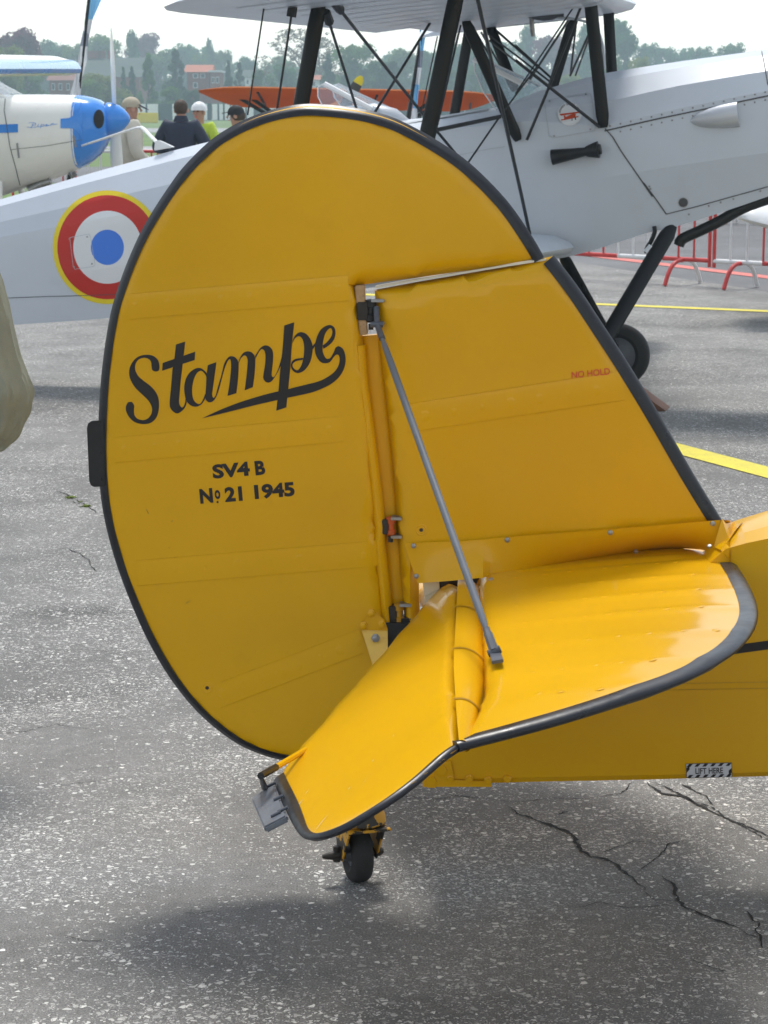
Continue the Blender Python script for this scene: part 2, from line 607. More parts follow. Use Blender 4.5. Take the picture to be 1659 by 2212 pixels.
CR = [
    (zl('K', [(960, 845), (1000, 880), (1090, 900), (1165, 905)]), .003),
    (zl('K', [(1500, 1060), (1580, 1100), (1659, 1125)]), .004),
    (zl('K', [(-200, 290), (-80, 305), (0, 310)]), .003),
    (zl('K', [(660, 645), (760, 600), (900, 560), (1090, 575)]), .002),
    (zl('K', [(690, 310), (800, 280), (900, 215)]), .003),
    (zl('K', [(540, 940), (700, 905), (860, 930), (1010, 920), (1160, 910)]), .0022),
    (zl('M', [(300, 800), (380, 850)]), .004),
    (zl('K', [(0, 310), (100, 325), (220, 338), (300, 335), (400, 315), (560, 316), (690, 310)]), .003),
    (zl('K', [(160, 350), (240, 400), (340, 440), (420, 458), (480, 492), (540, 520), (550, 570), (590, 615), (650, 645), (740, 660), (800, 680), (830, 720), (890, 760), (960, 820), (965, 850)]), .0085),
    (zl('K', [(1030, 745), (1110, 790), (1150, 830), (1165, 890), (1180, 925), (1270, 965), (1350, 1000), (1430, 1035), (1520, 1065)]), .006),
    (zl('K', [(960, 215), (1050, 280), (1190, 310), (1290, 370), (1420, 420), (1520, 460), (1620, 510), (1700, 545)]), .008),
    (zl('K', [(1010, 220), (1110, 262), (1210, 315), (1340, 370), (1440, 432), (1560, 500), (1700, 570)]), .006),
    (zl('K', [(1120, 225), (1220, 270), (1300, 310), (1340, 360)]), .006),
    (zl('K', [(1540, 955), (1590, 1010), (1659, 1020)]), .007),
    (zl('K', [(1600, 1010), (1580, 1070), (1620, 1120), (1600, 1180)]), .006),
    (zl('K', [(1220, 1230), (1340, 1275), (1430, 1310)]), .004),
    (zl('K', [(930, 730), (1000, 650), (1100, 575), (1240, 545)]), .003),
    (zl('K', [(470, 410), (500, 395), (530, 390)]), .003),
    (zl('L', [(0, 190), (140, 178), (330, 135), (460, 155), (560, 178)]), .003),
    (zl('L', [(270, 500), (420, 492), (560, 480), (690, 460)]), .003),
    (zl('L', [(360, 430), (500, 395), (680, 392), (800, 380)]), .002),
    (zl('L', [(370, 1385), (520, 1408), (660, 1412)]), .003),
    (zl('L', [(1040, 1265), (1180, 1250), (1260, 1235)]), .002),
    (zl('M', [(0, 640), (60, 670), (150, 715), (230, 760), (300, 800)]), .006),
    (zl('M', [(0, 1020), (80, 1030), (170, 1070), (270, 1175)]), .005),
    (zl('M', [(130, 1685), (280, 1690), (420, 1690)]), .003),
    (zl('H', [(1000, 640), (1150, 625), (1280, 648), (1450, 620), (1600, 640)]), .004),
]
for i, (pts, w) in enumerate(CR):
    crack(pts, w, i + 3)
# moss tufts along the joint at the left
for (u, v, n, sx) in ((95, 688, 45, .008), (195, 745, 38, .007), (150, 718, 6, .008)):
    c = ground(z('M', u, v))
    mb = MB()
    for _ in range(n):
        p = c + Vector((RND.gauss(0, sx), RND.gauss(0, .010), 0))
        h = RND.uniform(.002, .006)
        an = RND.uniform(0, 6.28)
        e = Vector((math.cos(an), math.sin(an), 0)) * RND.uniform(.004, .009)
        lean = Vector((RND.gauss(0, .01), RND.gauss(0, .01), h))
        mb.add([p - e, p + e, p + e * .6 + lean, p - e * .6 + lean], [(0, 1, 2, 3)])
    mo = mb.build('moss', MT['moss'], apron, smooth=False, join=True)
    mo['kind'] = 'stuff'
# ------------------------------------------------------------------ fabric panels and flat decals
class Panel:
    """a covered surface: outline on a plane, thickness on both sides, fine enough to bend"""
    def __init__(self, O, U, V, Nn, outline3d, hfun, step):
        self.O, self.U, self.V, self.N = Vector(O), Vector(U), Vector(V), Vector(Nn)
        pts = [self.to2(p) for p in outline3d]
        self.out = np.array(pts)
        self.hfun = hfun
        self.step = step

    def to2(self, p):
        d = Vector(p) - self.O
        return (d.dot(self.U), d.dot(self.V))

    def px(self, p, off=0.0):
        return self.to2(hit_plane(p, self.O + self.N * off, self.N))

    def dist(self, q):
        q = np.asarray(q, float).reshape(-1, 2)
        a, b = self.out, np.roll(self.out, -1, 0)
        best = np.full(len(q), 1e9)
        for p0, p1 in zip(a, b):
            e = p1 - p0
            l2 = max((e ** 2).sum(), 1e-12)
            t = np.clip(((q - p0) @ e) / l2, 0, 1)
            best = np.minimum(best, np.hypot(*(q - p0 - t[:, None] * e).T))
        return best

    def H(self, q):
        q = np.asarray(q, float).reshape(-1, 2)
        return self.hfun(q[:, 0], q[:, 1], self.dist(q))

    def pos(self, q, extra=0.0):
        hs = self.H(q)
        return [self.O + self.U * float(u) + self.V * float(v) + self.N * (float(h) + extra) for (u, v), h in zip(np.asarray(q).reshape(-1, 2), hs)]

    def build(self, name, m, parent, bot=1.0):
        o = self.out
        lo, hi = o.min(0), o.max(0)
        st = self.step
        gx = np.arange(lo[0] + st * .5, hi[0], st)
        gy = np.arange(lo[1] + st * .5, hi[1], st)
        q = []
        for j, yy in enumerate(gy):
            for xx in gx:
                q.append((xx + (st * .5 if j % 2 else 0), yy))
        q = np.array(q)
        q = q[inside(q, o)]
        q = q[self.dist(q) > st * 0.45]
        # a row of points close inside the edge keeps the rim round
        rim = []
        n = len(o)
        for i in range(n):
            t = o[(i + 1) % n] - o[i - 1]
            l = np.hypot(*t)
            if l < 1e-9:
                continue
            nn = np.array((-t[1], t[0])) / l
            for k in (st * .12, st * .28):
                for sg in (1, -1):
                    c = o[i] + nn * sg * k
                    rim.append(c)
        rim = np.array(rim)
        rim = rim[inside(rim, o)]
        rim = rim[self.dist(rim) > st * .10]
        allp = np.vstack([o, rim, q])
        v, e, f, *_ = delaunay_2d_cdt([Vector((float(a), float(b))) for a, b in allp], [], [list(range(len(o)))], 1, 1e-6)
        vv = np.array([(p.x, p.y) for p in v])
        d = self.dist(vv)
        hs = self.hfun(vv[:, 0], vv[:, 1], d)
        edge = d < 1e-5
        mb = MB()
        top = [self.O + self.U * float(u) + self.V * float(w) + self.N * float(0 if ed_ else h) for (u, w), h, ed_ in zip(vv, hs, edge)]
        idx = list(range(len(vv)))
        bidx, extra = [], []
        for i in idx:
            if edge[i]:
                bidx.append(i)
            else:
                bidx.append(len(vv) + len(extra))
                u, w = vv[i]
                extra.append(self.O + self.U * float(u) + self.V * float(w) - self.N * float(hs[i] * bot))
        mb.add(top + extra, [tuple(t) for t in f] + [tuple(bidx[k] for k in reversed(t)) for t in f])
        return mb.build(name, m, parent, angle=70)


def inside(q, poly):
    x, y = q[:, 0], q[:, 1]
    r = np.zeros(len(q), bool)
    n = len(poly)
    for i in range(n):
        x0, y0 = poly[i]
        x1, y1 = poly[(i + 1) % n]
        c = ((y0 > y) != (y1 > y))
        with np.errstate(divide='ignore', invalid='ignore'):
            xi = (x1 - x0) * (y - y0) / (y1 - y0) + x0
        r ^= c & (x < xi)
    return r


def ribbon_uv(uvfun, left, right, n=5):
    a, b = catmull([(*p, 0) for p in left], n), catmull([(*p, 0) for p in right], n)
    return [uvfun((p.x, p.y)) for p in a], [uvfun((p.x, p.y)) for p in b]


def text_mesh(s, offset=0.0, shear=0.0, space=1.0):
    cu = bpy.data.curves.new('txt', 'FONT')
    cu.body = s
    cu.size = 1
    cu.offset = offset
    cu.shear = shear
    cu.space_character = space
    cu.resolution_u = 4
    o = bpy.data.objects.new('txt', cu)
    COL.objects.link(o)
    dg = bpy.context.evaluated_depsgraph_get()
    me = o.evaluated_get(dg).to_mesh()
    vs = [(v.co.x, v.co.y) for v in me.vertices]
    fs = [tuple(p.vertices) for p in me.polygons]
    o.evaluated_get(dg).to_mesh_clear()
    bpy.data.objects.remove(o)
    bpy.data.curves.remove(cu)
    x0, x1 = min(v[0] for v in vs), max(v[0] for v in vs)
    y1 = max(v[1] for v in vs)
    y0 = min(v[1] for v in vs)
    return [((x - x0) / (x1 - x0), (y - y0) / (y1 - y0)) for x, y in vs], fs


def text_on(mb, s, bl, br, height, posfun, offset=0.012, up=None, shear=0.0, space=1.0):
    """writes s between two baseline pixels; posfun maps a pixel to the surface"""
    vs, fs = text_mesh(s, offset, shear, space)
    ex = (br[0] - bl[0], br[1] - bl[1])
    if up is None:
        l = math.hypot(*ex)
        up = (ex[1] / l * height, -ex[0] / l * height)
    pts = [posfun((bl[0] + ex[0] * x + up[0] * y, bl[1] + ex[1] * x + up[1] * y)) for x, y in vs]
    mb.add(pts, fs)


def edging(name, panel, path_px, width, m, parent, t0=0.008, out=0.003, thick=0.0015, wfun=None, sub=None):
    path = [np.array(panel.px(p)) for p in path_px]
    cen = panel.out.mean(0)
    rings = []
    n = len(path)
    for i in range(n):
        t = path[min(i + 1, n - 1)] - path[max(i - 1, 0)]
        t = t / np.hypot(*t)
        nn = np.array((-t[1], t[0]))
        if nn @ (cen - path[i]) < 0:
            nn = -nn
        w = width * (wfun(i / (n - 1)) if wfun else 1)
        h = float(panel.H([path[i] + nn * w])[0])
        sec = [(w, h + thick), (w * .6, max(t0, h * .93) + thick), (w * .28, max(t0 * .9, h * .75) + thick), (w * .06, t0 * .62), (-out, t0 * .22)]
        ring = []
        for k, hh in sec + [(a, -b) for a, b in reversed(sec)]:
            q = path[i] + nn * k
            ring.append(panel.O + panel.U * float(q[0]) + panel.V * float(q[1]) + panel.N * hh)
        rings.append(ring)
    mb = MB()
    mb.loft(rings)
    return mb.build(name, m, parent, angle=60)


def polyd(u, v, poly):
    best = np.full(np.shape(u), 1e9)
    for a, b in zip(poly[:-1], poly[1:]):
        best = np.minimum(best, segdist(u, v, a, b))
    return best


def sstep(x):
    x = np.clip(x, 0, 1)
    return x * x * (3 - 2 * x)


def segdist(u, v, a, b):
    a, b = np.array(a), np.array(b)
    e = b - a
    t = np.clip(((u - a[0]) * e[0] + (v - a[1]) * e[1]) / (e @ e), 0, 1)
    return np.hypot(u - a[0] - t * e[0], v - a[1] - t * e[1])


def screw(mb, p, n, r, h=None):
    mb.lathe(p, n, [(-.002, r), (h or r * .45, r * .92), ((h or r * .45) * 1.3, r * .5)], 10)


# ------------------------------------------------------------------ the yellow biplane: tail and rear fuselage
W0 = ground((772, 1903))
YF = Fr(W0, math.radians(2.5))
ybi = thing('yellow_biplane', 'yellow vintage biplane tail with black edging, Stampe lettering and small tail wheel', 'biplane', W0)
YP = MT['yellow']
S_, A_ = YF.S, YF.A

RUD_OUT = [(1172, 557), (1148, 515), (1100, 445), (1050, 390), (1000, 345), (950, 311), (900, 282), (850, 258), (800, 243), (750, 234), (700, 229), (660, 228), (620, 233), (570, 246), (530, 262), (490, 283), (450, 312), (400, 362), (370, 402), (340, 447), (310, 498), (285, 552), (262, 612), (243, 676), (230, 750), (221, 830), (217, 900), (216, 960), (218, 1030), (224, 1090), (236, 1150), (256, 1220), (286, 1300), (322, 1380), (370, 1462), (430, 1536), (500, 1594), (560, 1624), (620, 1640), (680, 1642), (740, 1620), (790, 1570), (822, 1500)]
rud_edge = [(p.x, p.y) for p in catmull([(*p, 0) for p in RUD_OUT], 4)]
rud_inner = [(838, 1440), (838, 1360), (826, 1250), (818, 1136), (806, 960), (792, 800), (782, 720), (775, 650), (768, 617), (900, 600), (1040, 580)]
sp0, sp1, sp2 = YF.hl((733, 285), 0), YF.hl((770, 618), 0), YF.hl((838, 1400), 0)
RIBS_R = [((270, 663), (768, 620)), ((238, 974), (757, 924)), ((286, 1240), (828, 1193)), ((469, 1502), (800, 1380))]
rib_r = [((YF.hl(a, 0)[0], YF.hl(a, 0)[2]), (YF.hl(b, 0)[0], YF.hl(b, 0)[2])) for a, b in RIBS_R]


def h_rudder(u, v, d):
    us = np.where(v > sp1[2], sp1[0] + (sp0[0] - sp1[0]) * (v - sp1[2]) / (sp0[2] - sp1[2]), sp2[0] + (sp1[0] - sp2[0]) * (v - sp2[2]) / (sp1[2] - sp2[2]))
    k = np.where(u < us, 1 - np.clip((us - u) / .62, 0, 1), 1 - np.clip((u - us) / .40, 0, 1))
    h = .007 + .021 * k ** 0.9
    for a, b in rib_r:
        g = segdist(u, v, a, b)
        h = h + .0011 * np.exp(-(g / .014) ** 2) - .0004 * np.exp(-((g - .05) / .03) ** 2)
    return h * np.sqrt(np.clip(d / .012, 0, 1))


rud3 = [YF.hit(p, 0) for p in rud_edge + rud_inner]
rudder_panel = Panel(YF.O, A_, ZUP, S_, rud3, h_rudder, 0.022)
rudder = rudder_panel.build('rudder', YP, ybi)
edging('edge_band', rudder_panel, rud_edge[:-14], .0150, MT['trim'], rudder, t0=.009, out=.0035,
       wfun=lambda t: 1.35 if t < .3 else (1.35 - .35 * min(1, (t - .3) / .25)))


def rud_pos(extra=.0008, off=.02):
    def f(p):
        return rudder_panel.pos([rudder_panel.px(p, off)], extra)[0]
    return f


def strip_on(name, panel, a, b, hw_px, m, parent, off=.02, extra=.0006, n=26, edges=True):
    """a tape laid along a rib"""
    mb = MB()
    d = Vector((b[0] - a[0], b[1] - a[1])).normalized()
    q = Vector((-d.y, d.x)) * hw_px
    L = [panel.pos([panel.px((a[0] + (b[0] - a[0]) * k / n + q.x, a[1] + (b[1] - a[1]) * k / n + q.y), off)], extra)[0] for k in range(n + 1)]
    M2 = [panel.pos([panel.px((a[0] + (b[0] - a[0]) * k / n, a[1] + (b[1] - a[1]) * k / n), off)], extra + .0003)[0] for k in range(n + 1)]
    R = [panel.pos([panel.px((a[0] + (b[0] - a[0]) * k / n - q.x, a[1] + (b[1] - a[1]) * k / n - q.y), off)], extra)[0] for k in range(n + 1)]
    mb.loft([L, M2, R], closed=False)
    return mb.build(name, m, parent)


MT['tape'] = mat('yellow_rib_tape', (0.705, 0.373, 0.0), 0.40, coat=0.72, var=0.06, scale=1.7, bump=0.0006, bscale=7, spec=.06)
MT['tape_line'] = mat('tape_edge_grime', (0.62, 0.325, 0.0), 0.5, var=0.2, scale=30, spec=.1)
for (a, b) in RIBS_R:
    strip_on('rib_tape', rudder_panel, (a[0] + 8, a[1]), (b[0] - 14, b[1] + 1), 27, MT['tape'], rudder)
    for dy in (-27.5, 27.5):
        strip_on('tape_edge', rudder_panel, (a[0] + 8, a[1] + dy), (b[0] - 14, b[1] + 1 + dy), .4, MT['tape_line'], rudder, extra=.0009)
    mb = MB()
    nk = 8
    for k in range(nk):
        t = (k + .4 + RND.uniform(-.1, .1)) / nk
        p = rud_pos(.0004)((a[0] + (b[0] - a[0]) * t, a[1] + (b[1] - a[1]) * t + RND.uniform(-2, 2)))
        r = RND.uniform(.004, .0065)
        mb.lathe(p, S_, [(-.001, r * 2.3), (.0000, r * 1.7), (.0004, r * 1.0), (.0006, r * .3)], 9)
    mb.build('rib_stitching', MT['tape'], rudder, join=True)['kind'] = 'stuff'

# Stampe lettering
LET = []


def rib_(k, left, right):
    LET.append((zl(k, left), zl(k, right)))


rib_('P', [(485, 752), (522, 730), (527, 660), (505, 590), (440, 535), (345, 520), (240, 545), (160, 615), (115, 710), (110, 800), (135, 880), (190, 970), (270, 1050), (350, 1125), (400, 1190), (425, 1260), (420, 1320), (390, 1375), (345, 1410), (290, 1420), (220, 1400), (180, 1345), (175, 1280), (178, 1220), (150, 1175), (128, 1170)],
     [(465, 750), (430, 730), (418, 680), (412, 620), (380, 580), (320, 562), (250, 580), (205, 630), (190, 690), (200, 750), (240, 820), (310, 880), (390, 940), (460, 1010), (505, 1090), (522, 1180), (515, 1290), (480, 1390), (410, 1455), (310, 1475), (200, 1455), (120, 1395), (70, 1310), (62, 1240), (90, 1180), (108, 1172)])
rib_('P', [(757, 378), (735, 570), (712, 690), (690, 950), (668, 1190), (690, 1270), (750, 1322), (800, 1318), (860, 1270), (890, 1220), (905, 1170)],
     [(885, 337), (862, 530), (850, 640), (825, 850), (800, 1130), (805, 1200), (830, 1240), (850, 1240), (870, 1215), (885, 1165), (888, 1120)])
rib_('P', [(572, 632), (800, 553), (1023, 475)], [(565, 740), (790, 664), (1015, 590)])
rib_('P', [(1185, 778), (1150, 735), (1090, 700), (1020, 710), (940, 770), (890, 860), (870, 970), (880, 1080), (905, 1160), (960, 1215), (1030, 1233), (1100, 1205), (1150, 1140), (1168, 1090)],
     [(1180, 835), (1165, 795), (1130, 752), (1095, 738), (1045, 770), (1008, 840), (985, 930), (978, 1010), (985, 1090), (1010, 1155), (1065, 1195), (1105, 1178), (1140, 1110), (1160, 1050)])
rib_('P', [(1197, 660), (1180, 790), (1172, 950), (1163, 1110), (1180, 1150), (1215, 1170), (1260, 1160), (1300, 1115), (1340, 1020), (1400, 800), (1440, 670), (1480, 590), (1505, 578)],
     [(1315, 618), (1290, 800), (1265, 980), (1255, 1050), (1262, 1095), (1275, 1108), (1290, 1100), (1310, 1060), (1325, 1000), (1385, 790), (1420, 650), (1460, 575), (1510, 538)])
rib_('Q', [(90, 525), (125, 487), (160, 480), (200, 495), (235, 540), (243, 600), (235, 750), (215, 935)],
     [(100, 545), (120, 518), (135, 515), (146, 540), (150, 600), (145, 680), (130, 820), (105, 970)])
rib_('Q', [(243, 545), (260, 500), (300, 440), (350, 420), (400, 430), (440, 475), (448, 560), (440, 690), (418, 860)],
     [(243, 570), (262, 520), (290, 485), (315, 470), (340, 485), (355, 530), (352, 600), (340, 730), (318, 900)])
rib_('Q', [(447, 475), (475, 430), (520, 370), (575, 345), (630, 365), (665, 420), (668, 520), (655, 640), (650, 710), (662, 733), (682, 732), (705, 695), (740, 610), (775, 490)],
     [(448, 510), (480, 450), (505, 410), (535, 390), (565, 420), (575, 480), (570, 580), (550, 700), (548, 750), (572, 790), (615, 803), (660, 775), (720, 685), (770, 580)])
rib_('Q', [(807, 100), (785, 400), (762, 600), (735, 905), (707, 1150)], [(930, 60), (897, 360), (885, 560), (855, 880), (832, 1107)])
rib_('Q', [(912, 275), (940, 225), (980, 190), (1025, 182), (1080, 205), (1130, 270), (1155, 350), (1150, 450), (1120, 560), (1060, 645), (1000, 680), (950, 680), (905, 645), (887, 590), (905, 540), (950, 510), (1040, 497)],
     [(905, 320), (930, 270), (960, 240), (995, 232), (1030, 265), (1048, 330), (1052, 400), (1045, 480), (1025, 570), (990, 635), (965, 650), (940, 640), (915, 615), (908, 585), (920, 560), (960, 535), (1038, 520)])
rib_('Q', [(1290, 385), (1360, 338), (1415, 275), (1438, 190), (1422, 122), (1370, 92), (1305, 112), (1250, 160), (1210, 240), (1185, 340), (1188, 430), (1215, 500), (1260, 550), (1315, 562), (1370, 545), (1420, 480), (1450, 455), (1475, 455)],
     [(1280, 345), (1335, 300), (1385, 235), (1400, 180), (1390, 140), (1370, 132), (1340, 155), (1310, 200), (1290, 270), (1280, 340), (1280, 410), (1295, 460), (1320, 500), (1350, 508), (1380, 490), (1420, 420), (1440, 370), (1475, 350)])
rib_('Q', [(1148, 360), (1188, 312)], [(1160, 392), (1190, 345)])
rib_('Q', [(1475, 350), (1520, 375), (1550, 430), (1562, 520), (1545, 620), (1490, 720), (1400, 805), (1280, 870), (1150, 920), (980, 960), (840, 990), (710, 1020), (450, 1080), (200, 1145), (0, 1195), (-206, 1246)],
     [(1450, 455), (1475, 460), (1490, 510), (1478, 580), (1440, 650), (1380, 705), (1290, 760), (1200, 795), (1100, 820), (960, 855), (850, 883), (725, 912), (520, 965), (250, 1050), (20, 1140), (-206, 1245)])
mb = MB()
for i, (l, r) in enumerate(LET):
    a, b = ribbon_uv(lambda p: rudder_panel.px(p, .02), l, r, 6 if len(l) > 3 else 8)
    mid = [((p[0] + q[0]) / 2, (p[1] + q[1]) / 2) for p, q in zip(a, b)]
    e = .0009 + i * .00006
    mb.loft([rudder_panel.pos(a, e), rudder_panel.pos(mid, e), rudder_panel.pos(b, e)], closed=False)
mb.build('stampe_lettering', MT['blackpaint'], rudder, join=True)
mb = MB()
pf = rud_pos(.0009)
text_on(mb, 'SV4', z('J', 692, 1066), z('J', 893, 1047), 47 * .66, pf, .045)
text_on(mb, 'B', z('J', 922, 1046), z('J', 976, 1040), 47 * .66, pf, .045)
text_on(mb, 'N', z('J', 624, 1200), z('J', 694, 1193), 32, pf, .045)
text_on(mb, 'o', z('J', 703, 1176), z('J', 733, 1173), 20, pf, .035)
c = z('J', 716, 1190)
mb.add([pf((c[0] + 2.6 * math.cos(k), c[1] + 2.6 * math.sin(k))) for k in np.linspace(0, 6.28, 11)[:-1]], [tuple(range(10))])
text_on(mb, '21', z('J', 758, 1190), z('J', 852, 1182), 32, pf, .045)
text_on(mb, '1945', z('J', 918, 1176), z('J', 1134, 1157), 32, pf, .045)
mb.build('serial_lettering', MT['blackpaint'], rudder, smooth=False, join=True)


def grommet(panel, p, parent):
    pos = panel.pos([panel.px(p, .02)], 0)[0]
    mb = MB()
    nrm = panel.N
    mb.lathe(pos, nrm, [(-.001, .0125), (.0008, .0122), (.0018, .0105), (.001, .0085), (.0012, .0075), (.002, .006), (.0012, .0042)], 20)
    g = mb.build('grommet', MT['tape'], parent)
    mb = MB()
    mb.lathe(pos + nrm * .0013, nrm, [(0, .004), (.0003, .0038)], 12)
    mb.build('grommet_hole', MT['grime_shade'], g)


grommet(rudder_panel, (447, 1487), rudder)
# fixed trim plate on the trailing edge with rivets
pl = zl('M', [(313, 178), (325, 605), (322, 612), (250, 616), (228, 604), (218, 575), (203, 230), (210, 200), (235, 182)])
mb = MB()
mb.prism([YF.hit(p, .0105) for p in pl], S_ * .0025)
tp = mb.build('trim_plate', MT['black'], rudder, bevel=.0006)
mb = MB()
for u, v in ((284, 205), (292, 392), (295, 568)):
    screw(mb, YF.hit(z('M', u, v), .013), S_, .0032)
mb.build('rivet', MT['black'], tp)
mb = MB()
for (u, v) in ((595, 780), (757, 845), (740, 1020), (1165, 1085), (865, 1375)):
    p = rud_pos(.0006)(z('M', u, v))
    t_ = (A_ * RND.uniform(-1, 1) + ZUP * RND.uniform(-1, 1)).normalized() * RND.uniform(.001, .006)
    n_ = S_.cross(t_).normalized() * .0007
    mb.add([p - t_ - n_, p + t_ - n_ * .4, p + t_ + n_ * .4, p - t_ + n_], [(0, 1, 2, 3)])
mb.build('paint_chip', MT['grime_shade'], rudder, smooth=False)
# rudder leading edge: rounded nose with the bare wooden piece at the upper hinge
nose = zl('F', [(250, 640), (270, 900), (305, 1150), (350, 1500), (398, 1900)]) + zl('G', [(360, 330), (400, 700), (432, 1040)])
mb = MB()
mb.tube([YF.hit(p, 0) for p in nose], .025, 12, squash=(S_, .55))
mb.build('rudder_nose', YP, rudder)
mb = MB()
mb.prism([YF.hit(p, -.012) for p in zl('F', [(226, 222), (296, 215), (300, 350), (318, 560), (262, 565)])], S_ * .03)
mb.build('bare_wood_spar', MT['wood'], rudder, bevel=.002)

# fin
fin_le = [(1194, 553), (1244, 618), (1296, 696), (1338, 760), (1378, 824), (1430, 911), (1500, 1032), (1559, 1128)]
fin_out = [(1557, 1135), (1400, 1160), (1100, 1190), (905, 1215), (905, 1300), (918, 1420), (885, 1420), (876, 1360), (866, 1250), (857, 1130), (850, 1020), (838, 900), (829, 825), (818, 720), (809, 626), (900, 609), (1000, 592), (1100, 575)]
rib_f = [((YF.hl(a, 0)[0], YF.hl(a, 0)[2]), (YF.hl(b, 0)[0], YF.hl(b, 0)[2])) for a, b in (((868, 905), (1362, 832)),)]


def h_fin(u, v, d):
    k = np.clip((u - YF.hl((830, 850), 0)[0]) / .55, 0, 1)
    h = .025 - .010 * k
    for a, b in rib_f:
        g = segdist(u, v, a, b)
        h = h + .0020 * np.exp(-(g / .022) ** 2) - .0008 * np.exp(-((g - .1) / .06) ** 2)
    return h * np.sqrt(np.clip(d / .014, 0, 1))


fin_panel = Panel(YF.O, A_, ZUP, S_, [YF.hit(p, 0) for p in [(q.x, q.y) for q in catmull([(*p, 0) for p in fin_le], 5)] + fin_out], h_fin, 0.025)
fin = fin_panel.build('fin', YP, ybi)
fle = [(q.x, q.y) for q in catmull([(*p, 0) for p in fin_le], 6)]
edging('leading_edge', fin_panel, fle, .024, MT['trim'], fin, t0=.013, out=.003)
strip_on('rib_tape', fin_panel, (880, 903), (1345, 834), 30, MT['tape'], fin)
for dy in (-30.5, 30.5):
    strip_on('tape_edge', fin_panel, (880, 903 + dy), (1338 + dy * .4, 834 + dy), .4, MT['tape_line'], fin, extra=.0009)
mb = MB()
for k in range(7):
    t = (k + .8) / 8
    p = fin_panel.pos([fin_panel.px((868 + 494 * t, 905 - 73 * t), .02)], .0004)[0]
    r = RND.uniform(.004, .007)
    mb.lathe(p, S_, [(-.001, r * 2.3), (.0000, r * 1.7), (.0004, r * 1.0), (.0006, r * .3)], 9)
mb.build('rib_stitching', MT['tape'], fin, join=True)['kind'] = 'stuff'
grommet(fin_panel, (910, 1144), fin)
mb = MB()
text_on(mb, 'NO HOLD', z('E', 272, 1486), z('E', 543, 1458), 15, lambda p: fin_panel.pos([fin_panel.px(p, .02)], .0014)[0], .012, up=(-.8, -14.5))
mb.build('no_hold_lettering', MT['red'], fin, smooth=False)
# cream cap along the top of the fin, seen through the gap
mb = MB()
top = [(811, 619), (900, 603), (1000, 587), (1100, 571), (1180, 559)]
mb.loft([[YF.hit(p, 0) + S_ * .022 * k_ + ZUP * -.003, YF.hit(p, 0) + S_ * .020 * k_ + ZUP * .001, YF.hit(p, 0) - S_ * .020 * k_ + ZUP * .001, YF.hit(p, 0) - S_ * .022 * k_ - ZUP * .003] for p, k_ in zip(top, (1, .95, .8, .55, .3))], closed=True)
mb.build('fin_cap', MT['cream'], fin)
# recessed fin post behind the gap
mb = MB()
ps = [(z('F', 340, 570), .034), (z('F', 385, 1100), .034), (z('F', 455, 1800), .034), (z('G', 490, 400), .034), (z('G', 520, 820), .03)]
mb.tube([YF.hit(p, -.018) for p, _ in ps], [w * .75 for _, w in ps], 14, squash=(A_, .45))
mb.build('fin_post', YP, fin)
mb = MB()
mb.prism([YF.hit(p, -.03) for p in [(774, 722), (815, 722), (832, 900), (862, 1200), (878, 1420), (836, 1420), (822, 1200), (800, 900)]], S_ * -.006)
mb.build('post_backing', MT['grime_shade'], fin, bevel=.001)


# hinges
def hinge(zm, cx, cy, sc, mats):
    h = MB()
    c = YF.hit(z(zm, cx, cy), .012)
    h.lathe(c - ZUP * .028 * sc, ZUP, [(0, .009 * sc), (.004, .014 * sc), (.018 * sc, .014 * sc), (.02 * sc, .010 * sc), (.036 * sc, .010 * sc), (.038 * sc, .014 * sc), (.054 * sc, .014 * sc), (.057 * sc, .008 * sc)], 14)
    o = h.build('hinge', mats[0], ybi)
    b = MB()
    b.box(c - A_ * .020 * sc, A_ * .014 * sc, S_ * .010, ZUP * .022 * sc)
    b.build('hinge_bracket', mats[1], o, bevel=.002)
    b = MB()
    b.box(c + A_ * .017 * sc + ZUP * .026 * sc, A_ * .016 * sc, S_ * .016, ZUP * .003)
    b.box(c + A_ * .017 * sc - ZUP * .028 * sc, A_ * .016 * sc, S_ * .016, ZUP * .003)
    b.build('hinge_plate', mats[2], o, bevel=.001)
    b = MB()
    b.lathe(c - ZUP * .045 * sc + S_ * .004, ZUP, [(0, .006), (.012, .006)], 6)
    b.build('hinge_nut', MT['grime_shade'], o)


hinge('F', 335, 405, .85, (MT['black'], MT['grime_shade'], MT['steel']))
hinge('G', 455, 178, .72, (MT['rust'], MT['grime_shade'], MT['steel']))
hinge('G', 525, 915, .80, (MT['recess'], MT['grime_shade'], MT['steel']))
# rudder horn plate
mb = MB()
hp = zl('G', [(206, 1050), (225, 985), (280, 885), (300, 880), (405, 965), (430, 1045), (430, 1060)])
mb.prism([YF.hit(p, .029) for p in hp], S_ * .003)
hpl = mb.build('horn_plate', YP, ybi, bevel=.0008)
mb = MB()
lowp = zl('G', [(206, 1052), (430, 1060), (430, 1260), (315, 1390)])
q0, q1 = YF.hit(lowp[0], .0325), YF.hit(lowp[1], .0325)
q2, q3 = YF.hit(lowp[2], .085), YF.hit(lowp[3], .1)
mb.prism([q0, q1, q2, q3], S_ * -.003)
mb.build('bent_flange', MT['yellow_pale'], hpl, bevel=.0008)
for u, v, s_ in ((290, 910, .033), (225, 1015, .033), (378, 1003, .033), (327, 1120, .058)):
    mb = MB()
    p = YF.hit(z('G', u, v), s_)
    mb.lathe(p, S_, [(-.002, .0095), (.002, .0095), (.0025, .0065), (.007, .0062), (.0078, .004)], 6)
    mb.build('bolt', MT['tape'] if v < 1100 else MT['steel'], hpl, angle=30)
mb = MB()
mb.box(YF.hit(z('G', 500, 1130), .0), A_ * .04, S_ * .03, ZUP * .05)
mb.build('rudder_lever', MT['black'], ybi, bevel=.008)
